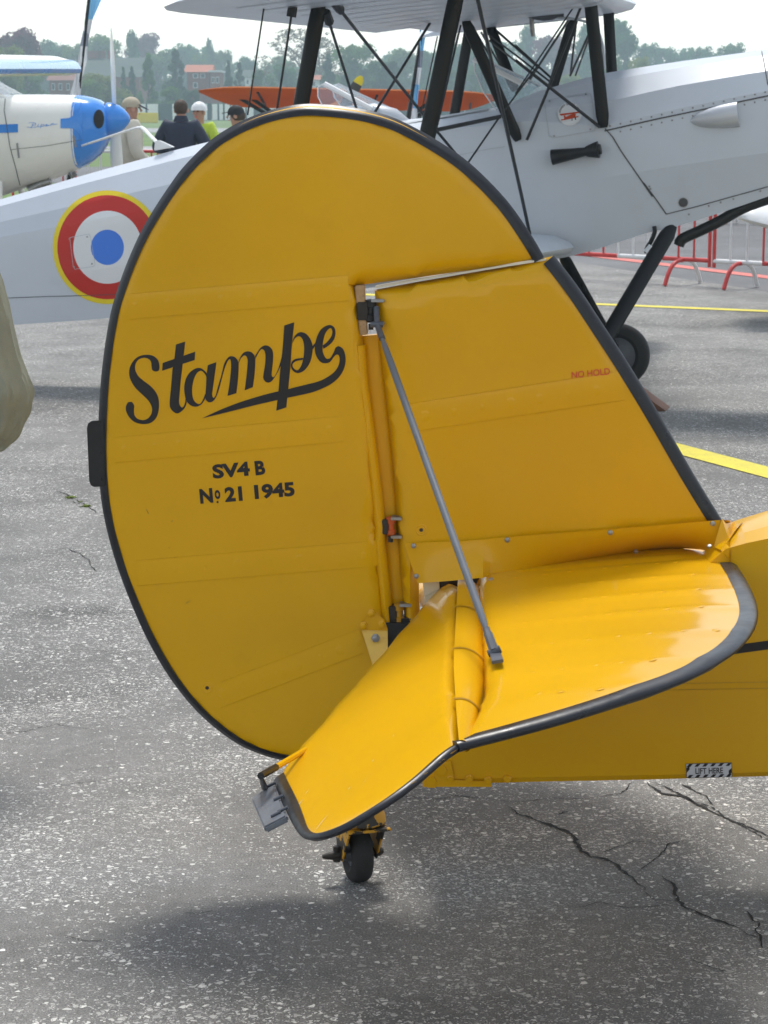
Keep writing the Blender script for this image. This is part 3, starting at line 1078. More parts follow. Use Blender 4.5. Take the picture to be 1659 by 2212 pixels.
# stern post strip below the fillet, and the pale former beside it
mb = MB()
mb.prism([YF.hit(p, .014) for p in zl('G', [(725, 650), (862, 645), (868, 705), (740, 775)])], S_ * -.01)
mb.prism([YF.hit(p, .012) for p in zl('G', [(738, 778), (868, 700), (880, 800), (750, 960)])], S_ * -.01)
mb.build('former', MT['cream'], ybi, bevel=.001)
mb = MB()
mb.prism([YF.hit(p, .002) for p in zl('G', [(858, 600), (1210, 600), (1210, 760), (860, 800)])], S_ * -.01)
mb.build('former_shadow_box', MT['grime_shade'], ybi, bevel=.001)  # dark plate that paints the shade in the opening under the fillet

# tailplane and elevator: both turn about the hinge axis
TILT, DROOP = math.radians(8.5), math.radians(27)
AX = YF.hit((1010, 1287), .05)
tn = (ZUP * math.cos(TILT) - A_ * math.sin(TILT))
tc = (A_ * math.cos(TILT) + ZUP * math.sin(TILT))
en = (ZUP * math.cos(DROOP) - A_ * math.sin(DROOP))
ec = -(A_ * math.cos(DROOP) + ZUP * math.sin(DROOP))
RN = .034
TP_EDGE = [(1548, 1190), (1562, 1192), (1585, 1217), (1608, 1252), (1627, 1290), (1635, 1320), (1632, 1347), (1617, 1376), (1590, 1405), (1550, 1432), (1500, 1459), (1420, 1491), (1300, 1531), (1200, 1561), (1100, 1588), (1040, 1603), (992, 1616)]
tp_edge = [(q.x, q.y) for q in catmull([(*p, 0) for p in TP_EDGE], 5)]
tp_in = [(1036, 1535), (1047, 1505), (1041, 1400), (1031, 1290), (1029, 1272), (1100, 1250), (1200, 1228), (1300, 1209), (1400, 1193), (1480, 1182), (1530, 1178)]
tp3 = [hit_plane(p, AX, tn) for p in tp_edge + tp_in]
tp_ribs = [((hit_plane(p, AX, tn) - AX).dot(S_)) for p in ((1420, 1212), (1450, 1238), (1450, 1268), (1450, 1302), (1450, 1342), (1450, 1392), (1400, 1450), (1300, 1505))]


def h_tp(u, v, d):
    """u along the chord from the hinge, v along the span"""
    base = .012 + .024 * (1 - np.clip((u - .05) / .5, 0, 1) ** 1.6)
    tip = np.clip((.95 * max(tp_ribs) + .22 - v) / .5, 0, 1)
    h = base * (.35 + .65 * tip)
    fr = np.full_like(u, 9.0)
    for r in tp_ribs:
        fr = np.minimum(fr, np.abs(v - r))
    edge = np.clip((u - .12) / .25, 0, 1)
    h = h + (.0004 + .0016 * edge) * np.exp(-(fr / .014) ** 2) - (.0012 * edge) * sstep(fr / .05)
    ed_ = polyd(u, v, tp_e2)
    return np.maximum(h, .008) * np.power(np.clip(d / .02, 0, 1), .5) * (.40 + .60 * np.clip(ed_ / .10, 0, 1) ** .8)


tp_e2 = [((p - AX).dot(tc), (p - AX).dot(S_)) for p in tp3[:len(tp_edge)]]
tail_panel = Panel(AX, tc, S_, tn, tp3, h_tp, 0.02)
tailplane = tail_panel.build('tailplane', YP, ybi)
edging('leading_edge', tail_panel, tp_edge, .031, MT['trim'], tailplane, t0=.008, out=.002,
       wfun=lambda t: 1.0 if t < .5 else 1.0 - .25 * (t - .5) / .5)
for r in tp_ribs:
    mb = MB()
    uu = np.arange(.06, .50, .055)
    for u0 in uu:
        q = np.array([[u0 + RND.uniform(-.012, .012), r]])
        if inside(q, tail_panel.out)[0] and tail_panel.dist(q)[0] > .045:
            p = tail_panel.pos(q, .0002)[0]
            w = RND.uniform(.003, .005)
            mb.lathe(p, tn, [(-.001, w * 2.2), (-.0001, w * 1.5), (.0002, w * .8), (.0003, w * .2)], 8)
    if mb.v:
        mb.build('rib_stitching', YP, tailplane, join=True)['kind'] = 'stuff'

EL_EDGE = [(992, 1616), (960, 1638), (900, 1690), (840, 1734), (780, 1771), (740, 1793), (700, 1808), (672, 1812), (652, 1804), (636, 1782), (618, 1746), (600, 1708), (592, 1690)]
el_edge = [(q.x, q.y) for q in catmull([(*p, 0) for p in EL_EDGE], 5)]
el_in = [(612, 1668), (700, 1573), (800, 1465), (900, 1355), (962, 1290), (985, 1278), (1010, 1287), (1005, 1400), (1000, 1520)]
el3 = [hit_plane(p, AX, en) for p in el_edge + el_in]


def h_el(u, v, d):
    k = np.clip(u / .42, 0, 1)
    h = RN * (1 - k) + .008 * k
    tip = np.clip((tipv - v) / .35, 0, 1)
    h = h * (.5 + .5 * tip) + .0005 * np.exp(-(np.mod(v, .15) - .075) ** 2 / .0004)
    ed_ = polyd(u, v, el_e2)
    return h * np.power(np.clip(d / .014, 0, 1), .5) * (.35 + .65 * np.clip(ed_ / .12, 0, 1) ** .8)


tipv = (hit_plane((985, 1620), AX, en) - AX).dot(S_)
el_e2 = [((p - AX).dot(ec), (p - AX).dot(S_)) for p in el3[:len(el_edge)]]
elev_panel = Panel(AX, ec, S_, en, el3, h_el, 0.02)
elevator = elev_panel.build('elevator', YP, ybi)
edging('edge_band', elev_panel, el_edge, .0125, MT['trim'], elevator, t0=.005, out=.002,
       wfun=lambda t: .75 + 1.1 * sstep(np.array((t - .55) / .3)).item())
mb = MB()
v1 = tipv - .004
rings = []


def nose_r(v):
    k = min(1, max(0, (tipv - v) / .42))
    return RN * (.30 + .70 * k ** .8) * 1.02


for k in range(15):
    v = -.015 + (v1 + .015) * k / 14
    rr = nose_r(v)
    rings.append([AX + S_ * v + (en * math.cos(t) + tc * math.sin(t)) * rr for t in np.linspace(-.15, math.pi + .1, 15)])
mb.loft(rings, closed=False)
enose = mb.build('elevator_nose', YP, elevator)
for (u0, v0, u1, v1_) in ((945, 855, 1170, 835), (950, 1192, 1200, 1170), (980, 1575, 1232, 1505)):
    mid = hit_plane(z('G', (u0 + u1) / 2, (v0 + v1_) / 2), AX + en * RN, en)
    v = (mid - AX).dot(S_)
    mb = MB()
    rr = nose_r(v) + .0012
    mb.loft([[AX + S_ * (v + e) + (en * math.cos(t) + tc * math.sin(t)) * rr for t in np.linspace(-.35, 1.9, 14)] for e in (-.004, .004)], closed=False)
    mb.build('hinge_slot', MT['recess'], enose)
    mb = MB()
    mb.loft([[AX + S_ * (v - .006 + e) + (en * math.cos(t) + tc * math.sin(t)) * (rr + .0012) for t in np.linspace(-.3, 1.8, 14)] for e in (-.0025, .0025)], closed=False)
    mb.build('slot_lip', MT['tape'], enose)
# light scratches and scuffs of the elevator
mb = MB()
for a, b, w in (((800, 560), (850, 470), .4), ((1120, 520), (1330, 310), 7), ((360, 660), (410, 610), 2.0), ((470, 820), (580, 705), 1.2), ((420, 585), (455, 550), 1.2), ((710, 565), (730, 545), 1.5), ((875, 400), (895, 380), 1.5), ((1015, 250), (1035, 235), 1.2)):
    a, b = z('H', *a), z('H', *b)
    d = Vector((b[0] - a[0], b[1] - a[1])).normalized()
    q = (-d.y * w * .3, d.x * w * .3)
    ps = [a, ((a[0] + b[0]) / 2 + q[0], (a[1] + b[1]) / 2 + q[1]), b, ((a[0] + b[0]) / 2 - q[0], (a[1] + b[1]) / 2 - q[1])]
    if w > 5:
        continue
    mb.add([elev_panel.pos([elev_panel.px(p, .015)], .0006)[0] for p in ps], [(0, 1, 2, 3)])
mb.build('scratch', MT['cream'], elevator, smooth=False)
mb = MB()
for u, v in ((1408, 350), (1352, 395), (1330, 412), (1235, 485), (1157, 545), (1420, 340)):
    p = hit_plane(z('H', u, v), AX + en * .006 + S_ * .0, en) + en * .004
    r = RND.uniform(.003, .006)
    mb.add([p + (ec * math.cos(t) * RND.uniform(.5, 1.3) + S_ * math.sin(t) * RND.uniform(.4, 1) + en * .3 * math.sin(t)) * r for t in np.linspace(0, 6.28, 9)[:-1]], [tuple(range(8))])
mb.build('paint_chip', MT['tape'], elevator, smooth=False)

# trim tab with its rod
tb = zl('H', [(90, 655), (240, 548), (326, 765), (172, 845)])
P4 = [hit_plane(p, AX, en) for p in tb]
mb = MB()
mb.prism([p + en * .006 for p in P4], en * -.012)
tab = mb.build('trim_tab', MT['greytube'], elevator, bevel=.003)
mb = MB()
for u, v in ((212, 545), (262, 630), (290, 708), (245, 738)):
    c = hit_plane(z('H', u, v), AX + en * .008, en)
    mb.tube([c - ec * .009, c + ec * .009], .0028, 8)
mb.build('tab_hinge', MT['greydark'], tab)
mb = MB()
r0 = hit_plane(z('H', 440, 315), AX + en * .012, en)
r1 = hit_plane(z('H', 245, 430), AX + en * .035, en)
r2 = hit_plane(z('H', 145, 487), AX + en * .05, en)
mb.tube([r0, r1], .0055, 8)
rod = mb.build('tab_rod', YP, tab)
mb = MB()
mb.tube([r1, r2], .0065, 8)
mb.tube([r2, hit_plane(z('H', 170, 560), AX + en * .006, en)], [.006, .012], 8, squash=(en, .5))
mb.build('tab_horn', MT['black'], rod)

# far tailplane and elevator, mirrored about the fin
for src in (tailplane, elevator):
    for o in [src] + [c for c in src.children if not c.get('kind')]:
        me = o.data.copy()
        if True:
            inv = LM[o]
            M = inv.inverted()
            for vtx in me.vertices:
                p = M @ vtx.co
                a, s_, zz = YF.loc(p)
                vtx.co = inv @ YF.pt(a, -s_, zz)
            me.flip_normals()
        c = bpy.data.objects.new(o.name.split('.')[0], me)
        COL.objects.link(c)
        if o is src:
            c.parent = ybi
            root_c = c
        else:
            c.parent = root_c

# bracing strut
sp_top = YF.hit(z('F', 378, 500), .045)
sp_bot = hit_plane(z('G', 1330, 1235), AX + tn * .045, tn)
d_ = (sp_bot - sp_top)
mb = MB()
k = d_.normalized()
L_ = d_.length
mb.tube([sp_top + k * t for t in (0.0, .03, .045, .07, .12, L_ - .11, L_ - .075, L_ - .05)], [.004, .004, .0042, .0062, .0072, .0072, .0066, .0042], 12)
strut = mb.build('bracing_strut', MT['greytube'], ybi)
mb = MB()
mb.tube([sp_bot - k * .055, sp_bot - k * .045, sp_bot - k * .04, sp_bot], [.0068, .0068, .0085, .0095], 8)
mb.tube([sp_top + k * .045, sp_top + k * .03, sp_top - ZUP * .002, YF.hit(z('F', 372, 380), .02)], [.007, .007, .006, .006], 8)
mb.tube([sp_top - A_ * .014, sp_top + A_ * .012], .006, 8)
mb.build('strut_end', MT['greydark'], strut)
mb = MB()
ft = [hit_plane(z('G', u, v), AX + tn * .038, tn) for u, v in ((1310, 1345), (1410, 1328), (1380, 1240), (1285, 1235))]
mb.prism(ft, tn * .006)
mb.lathe(sp_bot, (k.cross(S_)).normalized() * -1, [(-.012, .0075), (.012, .0075)], 10)
mb.build('strut_lug', MT['greydark'], strut, bevel=.001)

# fillet between fin and tailplane
Uc = [(874, 1173), (1000, 1168), (1098, 1160), (1318, 1143), (1450, 1132), (1556, 1123)]
Lc = [(903, 1260), (1000, 1252), (1100, 1240), (1300, 1206), (1450, 1185), (1556, 1192)]
Uc = catmull([(*p, 0) for p in Uc], 6)
Lc = catmull([(*p, 0) for p in Lc], 6)
rows = []
for u_, l_ in zip(Uc, Lc):
    pu = YF.hit((u_.x, u_.y), .0275)
    t = (u_.x - 874) / 680
    if l_.x < 1050:
        pl_ = YF.hit((l_.x, l_.y), .03 + .045 * max(0, (l_.x - 903) / 147))
    else:
        pl_ = hit_plane((l_.x, l_.y), AX + tn * (.036 - .022 * t), tn)
    a0, s0, z0 = YF.loc(pu)
    a1, s1, z1 = YF.loc(pl_)
    row = []
    for k_ in range(9):
        f = k_ / 8
        ss = s0 + (s1 - s0) * f ** 1.9
        row.append(YF.pt(a0 + (a1 - a0) * f, ss + .0006, z0 + (z1 - z0) * (f * .75 + .25 * math.sin(f * math.pi / 2))))
    rows.append(row)
# wrap round the front onto the deck
fw = [(1575, 1122, 1205, .02), (1590, 1123, 1198, .02), (1604, 1128, 1190, .02)]
mb = MB()
mb.loft(rows, closed=False)
fillet = mb.build('fillet', YP, ybi)
mb = MB()
for (u, v) in ((172, 358), (760, 316)):
    screw(mb, YF.hit(z('I', u, v), .029), S_, .0058)
for (u, v) in ((648, 343), (672, 598)):
    screw(mb, YF.hit(z('G', u, v), .030), S_, .0055)
screw(mb, YF.hit(z('I', 1344, 265), .03), S_, .0055)
for (u, v) in ((905, 423), (1325, 395), (78, 585)):
    screw(mb, hit_plane(z('I', u, v), AX + tn * .036, tn), (tn + S_ * .5), .0055)
mb.build('screw', MT['steel'], fillet)

# fuselage
wf = lambda a: .045 + .085 * max(a, -.2)
bot = [YF.loc(YF.hitw(p, wf)) for p in ((915, 1697), (1100, 1692), (1400, 1687), (1659, 1680))]
sh_ = [YF.loc(YF.hitw(p, wf)) for p in ((905, 1360), (1300, 1290), (1500, 1245), (1572, 1182), (1659, 1163))]
cr_ = [YF.hl(p, 0) for p in ((905, 1340), (1300, 1270), (1500, 1215), (1570, 1143), (1606, 1130), (1659, 1112))]
aa = [bot[0][0], .2, .4, .55, .62, .66, .69, .72, .76, .8, .95, 1.2, 1.6, 2.1, 2.7, 3.2]
rings = []
for a in aa:
    zb = interp(a, [p[0] for p in bot], [p[2] for p in bot]) + max(0, a - .9) ** 2 * .03
    zs = interp(a, [p[0] for p in sh_], [p[2] for p in sh_]) - max(0, a - .8) ** 1.5 * .02
    zc = interp(a, [p[0] for p in cr_], [p[2] for p in cr_]) - max(0, a - .8) ** 1.5 * .06
    w = wf(a)
    if a > 2.0:
        w -= (a - 2.0) * .03
    h = [(0, zc), (w * .62, zc - (zc - zs) * .25), (w, zs), (w, zs * .5 + zb * .5), (w * .98, zb + .012), (w * .90, zb), (0, zb)]
    ring = [YF.pt(a, s_, zz) for s_, zz in h] + [YF.pt(a, -s_, zz) for s_, zz in h[-2:0:-1]]
    rings.append(ring)
mb = MB()
mb.loft(rings)
fus = mb.build('fuselage', YP, ybi, angle=12)

from mathutils.bvhtree import BVHTree
ybvh = BVHTree.FromPolygons(mb.v, mb.f)
fl_ = zl('U', [(225, 150), (275, 205), (380, 204), (470, 200), (400, 290), (305, 425), (320, 500), (326, 640), (270, 575), (230, 520), (150, 485)])
fv = []
for p in fl_:
    h_, n_, i_, d_q = ybvh.ray_cast(CAM, ray(p).normalized())
    fv.append(h_ + (n_ if n_.dot(ray(p)) < 0 else -n_) * .004 if h_ is not None else YF.hit(p, .03))
mb = MB()
cmid = sum(fv, Vector()) / len(fv) + S_ * .004
mb.add(fv + [cmid], [(i, (i + 1) % len(fv), len(fv)) for i in range(len(fv))])
mb.build('fillet_flange', YP, fillet)
row2 = []
for k_ in range(9):
    p = (1578 - 2 * k_ / 8, 1124 + 92 * k_ / 8)
    h_, n_, i_, d_q = ybvh.ray_cast(CAM, ray(p).normalized())
    row2.append(h_ - ray(p).normalized() * .003 if h_ is not None else YF.hit(p, .02))
mb = MB()
mb.loft([rows[-1], row2], closed=False)
mb.build('fillet_front', YP, fillet)


def fpos(p, off=.001):
    q = YF.hitw(p, wf)
    return q + S_ * off


def side_strip(name, pts, hw, m, off=.001):
    mb = MB()
    L = [fpos((x, y - hw), off) for x, y in pts]
    R = [fpos((x, y + hw), off) for x, y in pts]
    mb.loft([L, R], closed=False)
    return mb.build(name, m, fus, smooth=False)


side_strip('black_stripe', [(1420, 1433), (1520, 1415), (1600, 1401), (1659, 1393), (1800, 1375), (2100, 1340)], 9.5, MT['blackpaint'], .0012)
for y0 in (1475, 1488.5):
    side_strip('seam', [(1300, y0 + 6), (1480, y0 + 1), (1659, y0 - 2), (2000, y0 - 8)], .55, MT['recess'], .0009)
# stern plate with bolts
mb = MB()
mb.prism([fpos(p, .0005) for p in zl('H', [(1208, 470), (1290, 400), (1395, 385), (1412, 470), (1405, 510), (1659, 520), (1659, 556), (1208, 556)])], S_ * .004)
stern = mb.build('stern_plate', YP, fus, bevel=.0008)
for u, v, r in ((1265, 515, .0145), (1330, 440, .016), (1390, 505, .007), (1515, 502, .0075), (1638, 513, .007)):
    mb = MB()
    p = fpos(z('H', u, v), .004)
    mb.lathe(p, S_, [(-.002, r * 1.2), (.0015, r * 1.2), (.002, r * .8), (.006, r * .75)], 6 if r > .012 else 14)
    mb.build('bolt', YP, stern, angle=30)
for u, v in ((62, 1727), (172, 1720)):
    mb = MB()
    mb.lathe(fpos(z('I', u, v), .001), S_, [(-.002, .009), (.004, .008), (.006, .005)], 12)
    mb.build('bolt', YP, fus, angle=30)
# LIFT HERE placard
MT['placard'] = mat('placard_white', (0.55, 0.56, 0.60), 0.4, var=0.05)
quad = zl('K', [(1190, 112), (1452, 105), (1455, 188), (1194, 195)])


def pq(u, v):
    a = (quad[0][0] + (quad[1][0] - quad[0][0]) * u, quad[0][1] + (quad[1][1] - quad[0][1]) * u)
    b = (quad[3][0] + (quad[2][0] - quad[3][0]) * u, quad[3][1] + (quad[2][1] - quad[3][1]) * u)
    return (a[0] + (b[0] - a[0]) * v, a[1] + (b[1] - a[1]) * v)


def flat(name, polys, m, off, parent):
    mb = MB()
    for pl_ in polys:
        mb.add([fpos(pq(*p), off) for p in pl_], [tuple(range(len(pl_)))])
    return mb.build(name, m, parent, smooth=False, join=True)


plc = flat('lift_here_placard', [[(0, 0), (1, 0), (1, 1), (0, 1)]], MT['placard'], .0014, fus)
st = []
for k in range(6):
    x = .01 + k * .17
    st.append([(x + .06, .035), (min(.99, x + .14), .035), (min(.99, x + .08), .225), (x, .225)])
    st.append([(x + .06, .775), (min(.99, x + .14), .775), (min(.99, x + .08), .965), (x, .965)])
st += [[(.01, .30), (.075, .12), (.075, .40), (.01, .62)], [(.925, .55), (.99, .38), (.99, .70), (.925, .88)]]
st += [[(0, 0), (1, 0), (1, .03), (0, .03)], [(0, .97), (1, .97), (1, 1), (0, 1)], [(0, .03), (.008, .03), (.008, .97), (0, .97)], [(.992, .03), (1, .03), (1, .97), (.992, .97)]]
flat('hazard_stripe', st, MT['blackpaint'], .0019, plc)
mb = MB()
text_on(mb, 'LIFT HERE', pq(.20, .72), pq(.80, .72), 12.5, lambda p: fpos(p, .0024), .015)
mb.build('placard_lettering', MT['blackpaint'], plc, smooth=False)

# tail wheel
wr, ww = .063, .0245
wc = YF.O + ZUP * wr
th = math.radians(17)
wx = Vector((-math.cos(th), -math.sin(th), 0)).normalized()   # axle, towards the left and a little to the camera
wd = ZUP.cross(wx).normalized()
wheel = bpy.data.objects.new('tail_wheel', None)
COL.objects.link(wheel)
wheel.parent = ybi
LM[wheel] = LM[ybi]
mb = MB()
prof = []
for t in np.linspace(-1, 1, 15):
    e = (1 - abs(t) ** 2.6) ** (1 / 2.6)
    prof.append((t * ww, wr - .024 + .024 * e))
prof = [(-ww * .7, .026)] + prof + [(ww * .7, .026)]
mb.lathe(wc, wx, prof, 40, caps=False)
mb.build('tyre', MT['rubber'], wheel)
mb = MB()
mb.lathe(wc, wx, [(-ww * .8, .016), (-ww * .72, .036), (ww * .72, .036), (ww * .78, .033), (ww * .6, .025), (ww * .6, .017), (ww * 1.2, .013), (ww * 1.25, .005)], 30)
mb.build('wheel_hub', MT['greydark'], wheel)
mb = MB()
mb.tube([wc - wx * .058, wc - wx * .05, wc + wx * .05, wc + wx * .066, wc + wx * .078], [.006, .011, .011, .008, .004], 10)
mb.build('axle_bolt', MT['grime_shade'], wheel)
MT['peel'] = None
m, nt, bs, L = newmat('peeling_yellow_paint')
no = nt.nodes.new('ShaderNodeTexNoise')
no.inputs['Scale'].default_value = 28
no.inputs['Detail'].default_value = 7
cr2 = nt.nodes.new('ShaderNodeValToRGB')
cr2.color_ramp.elements[0].position = .49
cr2.color_ramp.elements[0].color = (.02, .017, .014, 1)
cr2.color_ramp.elements[1].position = .51
cr2.color_ramp.elements[1].color = (.60, .30, .012, 1)
g_ = nt.nodes.new('ShaderNodeNewGeometry')
L.new(g_.outputs['Position'], no.inputs['Vector'])
L.new(no.outputs['Fac'], cr2.inputs['Fac'])
L.new(cr2.outputs['Color'], bs.inputs['Base Color'])
bs.inputs['Roughness'].default_value = .5
MT['peel'] = m
mb = MB()
hc = wc + wd * -.0
mb.lathe(wc + ZUP * .079 + wd * .028, ZUP, [(0, .050), (.004, .054), (.018, .052), (.04, .044), (.06, .038), (.085, .032), (.25, .028)], 24)
hub = mb.build('swivel_housing', MT['peel'], wheel)
mb = MB()
# fork: a bent plate over the wheel, with two cheeks down to the axle
for sg in (-1, 1):
    o_ = wx * (sg * .036)
    mb.prism([wc + o_ + wd * .075 + ZUP * .070, wc + o_ - wd * .035 + ZUP * .070, wc + o_ - wd * .016 - ZUP * .010, wc + o_ + wd * .018 - ZUP * .010], wx * (sg * .004))
mb.prism([wc + wx * .044 + wd * .080 + ZUP * .070, wc - wx * .052 + wd * .080 + ZUP * .070, wc - wx * .044 - wd * .040 + ZUP * .070, wc + wx * .044 - wd * .040 + ZUP * .070], ZUP * .006)
mb.build('fork', MT['peel'], wheel, bevel=.001)
mb = MB()
mb.tube([wc + wx * .046 + ZUP * .02, wc + wx * .046 - ZUP * .014], .008, 8)
mb.lathe(wc + ZUP * .13 - wx * .036 + wd * .028, -wx, [(-.01, .009), (.008, .009)], 8)
mb.build('fork_bolt', MT['grime_shade'], wheel)
print('YELLOW span check: tip', tipv, 'chord LE', max(p.dot(tc) - AX.dot(tc) for p in tp3), 'elev chord', max((p - AX).dot(ec) for p in el3), 'elev inner span', (el3[len(el_edge) - 1] - AX).dot(S_), 'TE tip span', max((p - AX).dot(S_) for p in el3), 'AX', AX, 'W0', W0)
# ------------------------------------------------------------------ the grey biplane behind
from mathutils.bvhtree import BVHTree

MT['silver'] = mat('silver_grey_dope', (0.56, 0.60, 0.66), 0.38, coat=0.15, var=0.04, scale=1.5, bump=0.004, bscale=3.5, dirt=0.06, dirtcol=(.3, .29, .27))
MT['silver_metal'] = mat('polished_cowl_metal', (0.56, 0.58, 0.62), 0.42, metal=0.35, coat=0.1, var=0.05, scale=3, bump=0.003, bscale=5)
MT['strut'] = mat('black_strut_enamel', (0.006, 0.0065, 0.008), 0.35, coat=0.0, var=0.2, scale=5, spec=.3)
MT['wire'] = mat('dark_flying_wire', (0.02, 0.021, 0.024), 0.5, metal=0.0, var=0.2)
MT['seamdark'] = mat('dark_seam', (0.08, 0.08, 0.085), 0.6, var=0.2, scale=9)
MT['rblue'] = mat('roundel_blue', (0.055, 0.20, 0.72), 0.4, var=0.04)
MT['rred'] = mat('roundel_red', (0.52, 0.025, 0.018), 0.4, var=0.06)
MT['ryellow'] = mat('roundel_yellow', (0.80, 0.62, 0.02), 0.4, var=0.04)
MT['rwhite'] = mat('roundel_white', (0.74, 0.75, 0.76), 0.4, var=0.03)
MT['ribline'] = mat('grey_rib_tape', (0.46, 0.49, 0.53), 0.5, var=0.05)


def glass_mat(name, tint=(.92, .95, .97), fac=0.16):
    m, nt, bs, L = newmat(name)
    out = nt.nodes['Material Output']
    tr = nt.nodes.new('ShaderNodeBsdfTransparent')
    tr.inputs[0].default_value = (*tint, 1)
    gl = nt.nodes.new('ShaderNodeBsdfGlossy')
    gl.inputs['Roughness'].default_value = .06
    df = nt.nodes.new('ShaderNodeBsdfDiffuse')
    df.inputs[0].default_value = (.8, .82, .84, 1)
    ad = nt.nodes.new('ShaderNodeMixShader')
    ad.inputs[0].default_value = .5
    mx = nt.nodes.new('ShaderNodeMixShader')
    mx.inputs[0].default_value = fac
    L.new(gl.outputs[0], ad.inputs[1])
    L.new(df.outputs[0], ad.inputs[2])
    L.new(tr.outputs[0], mx.inputs[1])
    L.new(ad.outputs[0], mx.inputs[2])
    L.new(mx.outputs[0], out.inputs['Surface'])
    return m


MT['perspex'] = glass_mat('scratched_perspex')

W1 = ground((1333, 836))
GYAW = math.radians(14)
g0 = Fr(W1, GYAW)
GF = Fr(W1 + g0.S * .75, GYAW)
gbi = thing('grey_biplane', 'silver grey vintage biplane with black struts and red white blue roundel on its fuselage', 'biplane', GF.O)
GA, GS = GF.A, GF.S
wg = lambda a: float(np.interp(a, [-5.6, -5.2, -0.9, 0.5, 1.2, 1.8, 2.1], [.02, .05, .36, .37, .36, .30, .2]))
L_crest = [GF.hl(p, 0) for p in [(0, 431), (100, 402), (200, 373), (300, 346), (400, 318), (480, 292), (640, 268), (740, 262), (850, 262), (960, 250), (1060, 237), (1120, 212), (1200, 185), (1310, 157), (1450, 135), (1640, 109), (1760, 96), (1850, 105), (1910, 150)]]
L_sh = [GF.loc(GF.hitw(p, wg)) for p in [(0, 512), (332, 452), (600, 385), (840, 290), (1000, 276), (1150, 262), (1305, 282), (1480, 243), (1659, 206), (1800, 180), (1900, 215)]]
L_lo = [GF.loc(GF.hitw(p, wg)) for p in [(0, 617), (250, 577), (700, 490), (1152, 412), (1366, 374), (1500, 352), (1659, 330), (1800, 310), (1900, 290)]]
L_bo = [GF.loc(GF.hitw(p, wg)) for p in [(0, 704), (241, 689), (700, 638), (1000, 592), (1245, 553), (1430, 493), (1475, 489), (1543, 463), (1604, 444), (1659, 424), (1780, 385), (1900, 330)]]


def lerp_line(L, a):
    return interp(a, [p[0] for p in L], [p[2] for p in L])


def gsec(a, grow=0.0):
    w = wg(a) + grow
    zc, zs, zl_, zb = (lerp_line(L, a) for L in (L_crest, L_sh, L_lo, L_bo))
    zc += grow
    zs = min(zs, zc - .02)
    k = float(np.clip((a + .6) / 1.0, 0, 1))      # round the nose, facet the tail
    h = [(0, zc), (w * (.48 + .04 * k), zc - (zc - zs) * (.20 - .06 * k)), (w * (.82 + .02 * k), zc - (zc - zs) * (.62 - .14 * k)), (w * (.985), zs + (zc - zs) * .10 * k), (w, zs - (zs - zl_) * .15), (w, zl_), (w * .90, zb + (zl_ - zb) * .38), (w * .84, zb), (0, zb - .0)]
    return h


def gring(a, grow=0.0):
    h = gsec(a, grow)
    return [GF.pt(a, s, q) for s, q in h] + [GF.pt(a, -s, q) for s, q in h[-2:0:-1]]


mb = MB()
FW = 1.02 * 0 + GF.loc(GF.hitw((1312, 290), wg))[0]      # station of the fire wall at the top
st = [-5.5, -5.0, -4.5, -4.0, -3.5, -3.0, -2.5, -2.0, -1.6, -1.2, -.9, -.6, -.35, -.15, 0.0, .15, .3, .45, .6, .8, 1.0, 1.2, 1.4, 1.55, 1.7, 1.8]
mb.loft([gring(a) for a in st])
gfus = mb.build('fuselage', MT['silver'], gbi, angle=9)
gbvh = BVHTree.FromPolygons(mb.v, mb.f)


def cast(bvh, p, off=.003):
    h, n, i, d = bvh.ray_cast(CAM, ray(p).normalized())
    if h is None:
        return None
    if n.dot(ray(p)) > 0:
        n = -n
    return h + n * off


def decal(name, bvh, polys, m, parent, off=.003):
    mb = MB()
    for pl_ in polys:
        pts = [cast(bvh, p, off) for p in pl_]
        if any(p is None for p in pts):
            continue
        mb.add(pts, [tuple(range(len(pts)))])
    return mb.build(name, m, parent, smooth=False, join=True) if mb.v else None


def disc_decal(name, bvh, c, r0, r1, m, parent, off, ex=1.0, ey=1.0, n=64, k=8):
    mb = MB()
    grid = []
    for i in range(k + 1):
        r = r0 + (r1 - r0) * i / k
        grid.append([cast(bvh, (c[0] + r * ex * math.cos(t), c[1] + r * ey * math.sin(t)), off) for t in np.linspace(0, 2 * math.pi, n + 1)[:-1]])
    mb.loft(grid, closed=True, caps=False)
    return mb.build(name, m, parent, smooth=False)


def line_decal(name, bvh, pts, hw, m, parent, off=.003, n=6):
    pp = []
    for i in range(len(pts) - 1):
        for k in range(n):
            t = k / n
            pp.append((pts[i][0] + (pts[i + 1][0] - pts[i][0]) * t, pts[i][1] + (pts[i + 1][1] - pts[i][1]) * t))
    pp.append(pts[-1])
    Lp, Rp = [], []
    for i, p in enumerate(pp):
        a, b = pp[max(i - 1, 0)], pp[min(i + 1, len(pp) - 1)]
        d = Vector((b[0] - a[0], b[1] - a[1])).normalized()
        l, r = cast(bvh, (p[0] - d.y * hw, p[1] + d.x * hw), off), cast(bvh, (p[0] + d.y * hw, p[1] - d.x * hw), off)
        if l is None or r is None:
            continue
        Lp.append(l)
        Rp.append(r)
    if len(Lp) < 2:
        return None
    mb = MB()
    mb.loft([Lp, Rp], closed=False)
    return mb.build(name, m, parent, smooth=False)


# roundel
rc = z('D', 772, 565)
sc_ = .4972 / 1.64919
rd = disc_decal('roundel', gbvh, rc, 112.0, 122.5, MT['ryellow'], gfus, .003, .965, 1.0)
disc_decal('red_ring', gbvh, rc, 75.5, 112.2, MT['rred'], rd, .0036, .965, 1.0, k=12)
disc_decal('white_ring', gbvh, (rc[0] + .5, rc[1]), 36.0, 77, MT['rwhite'], rd, .0042, .965, 1.02, k=12)
disc_decal('blue_disc', gbvh, rc, .5, 37.0, MT['rblue'], rd, .0048, .965, 1.03, k=10)
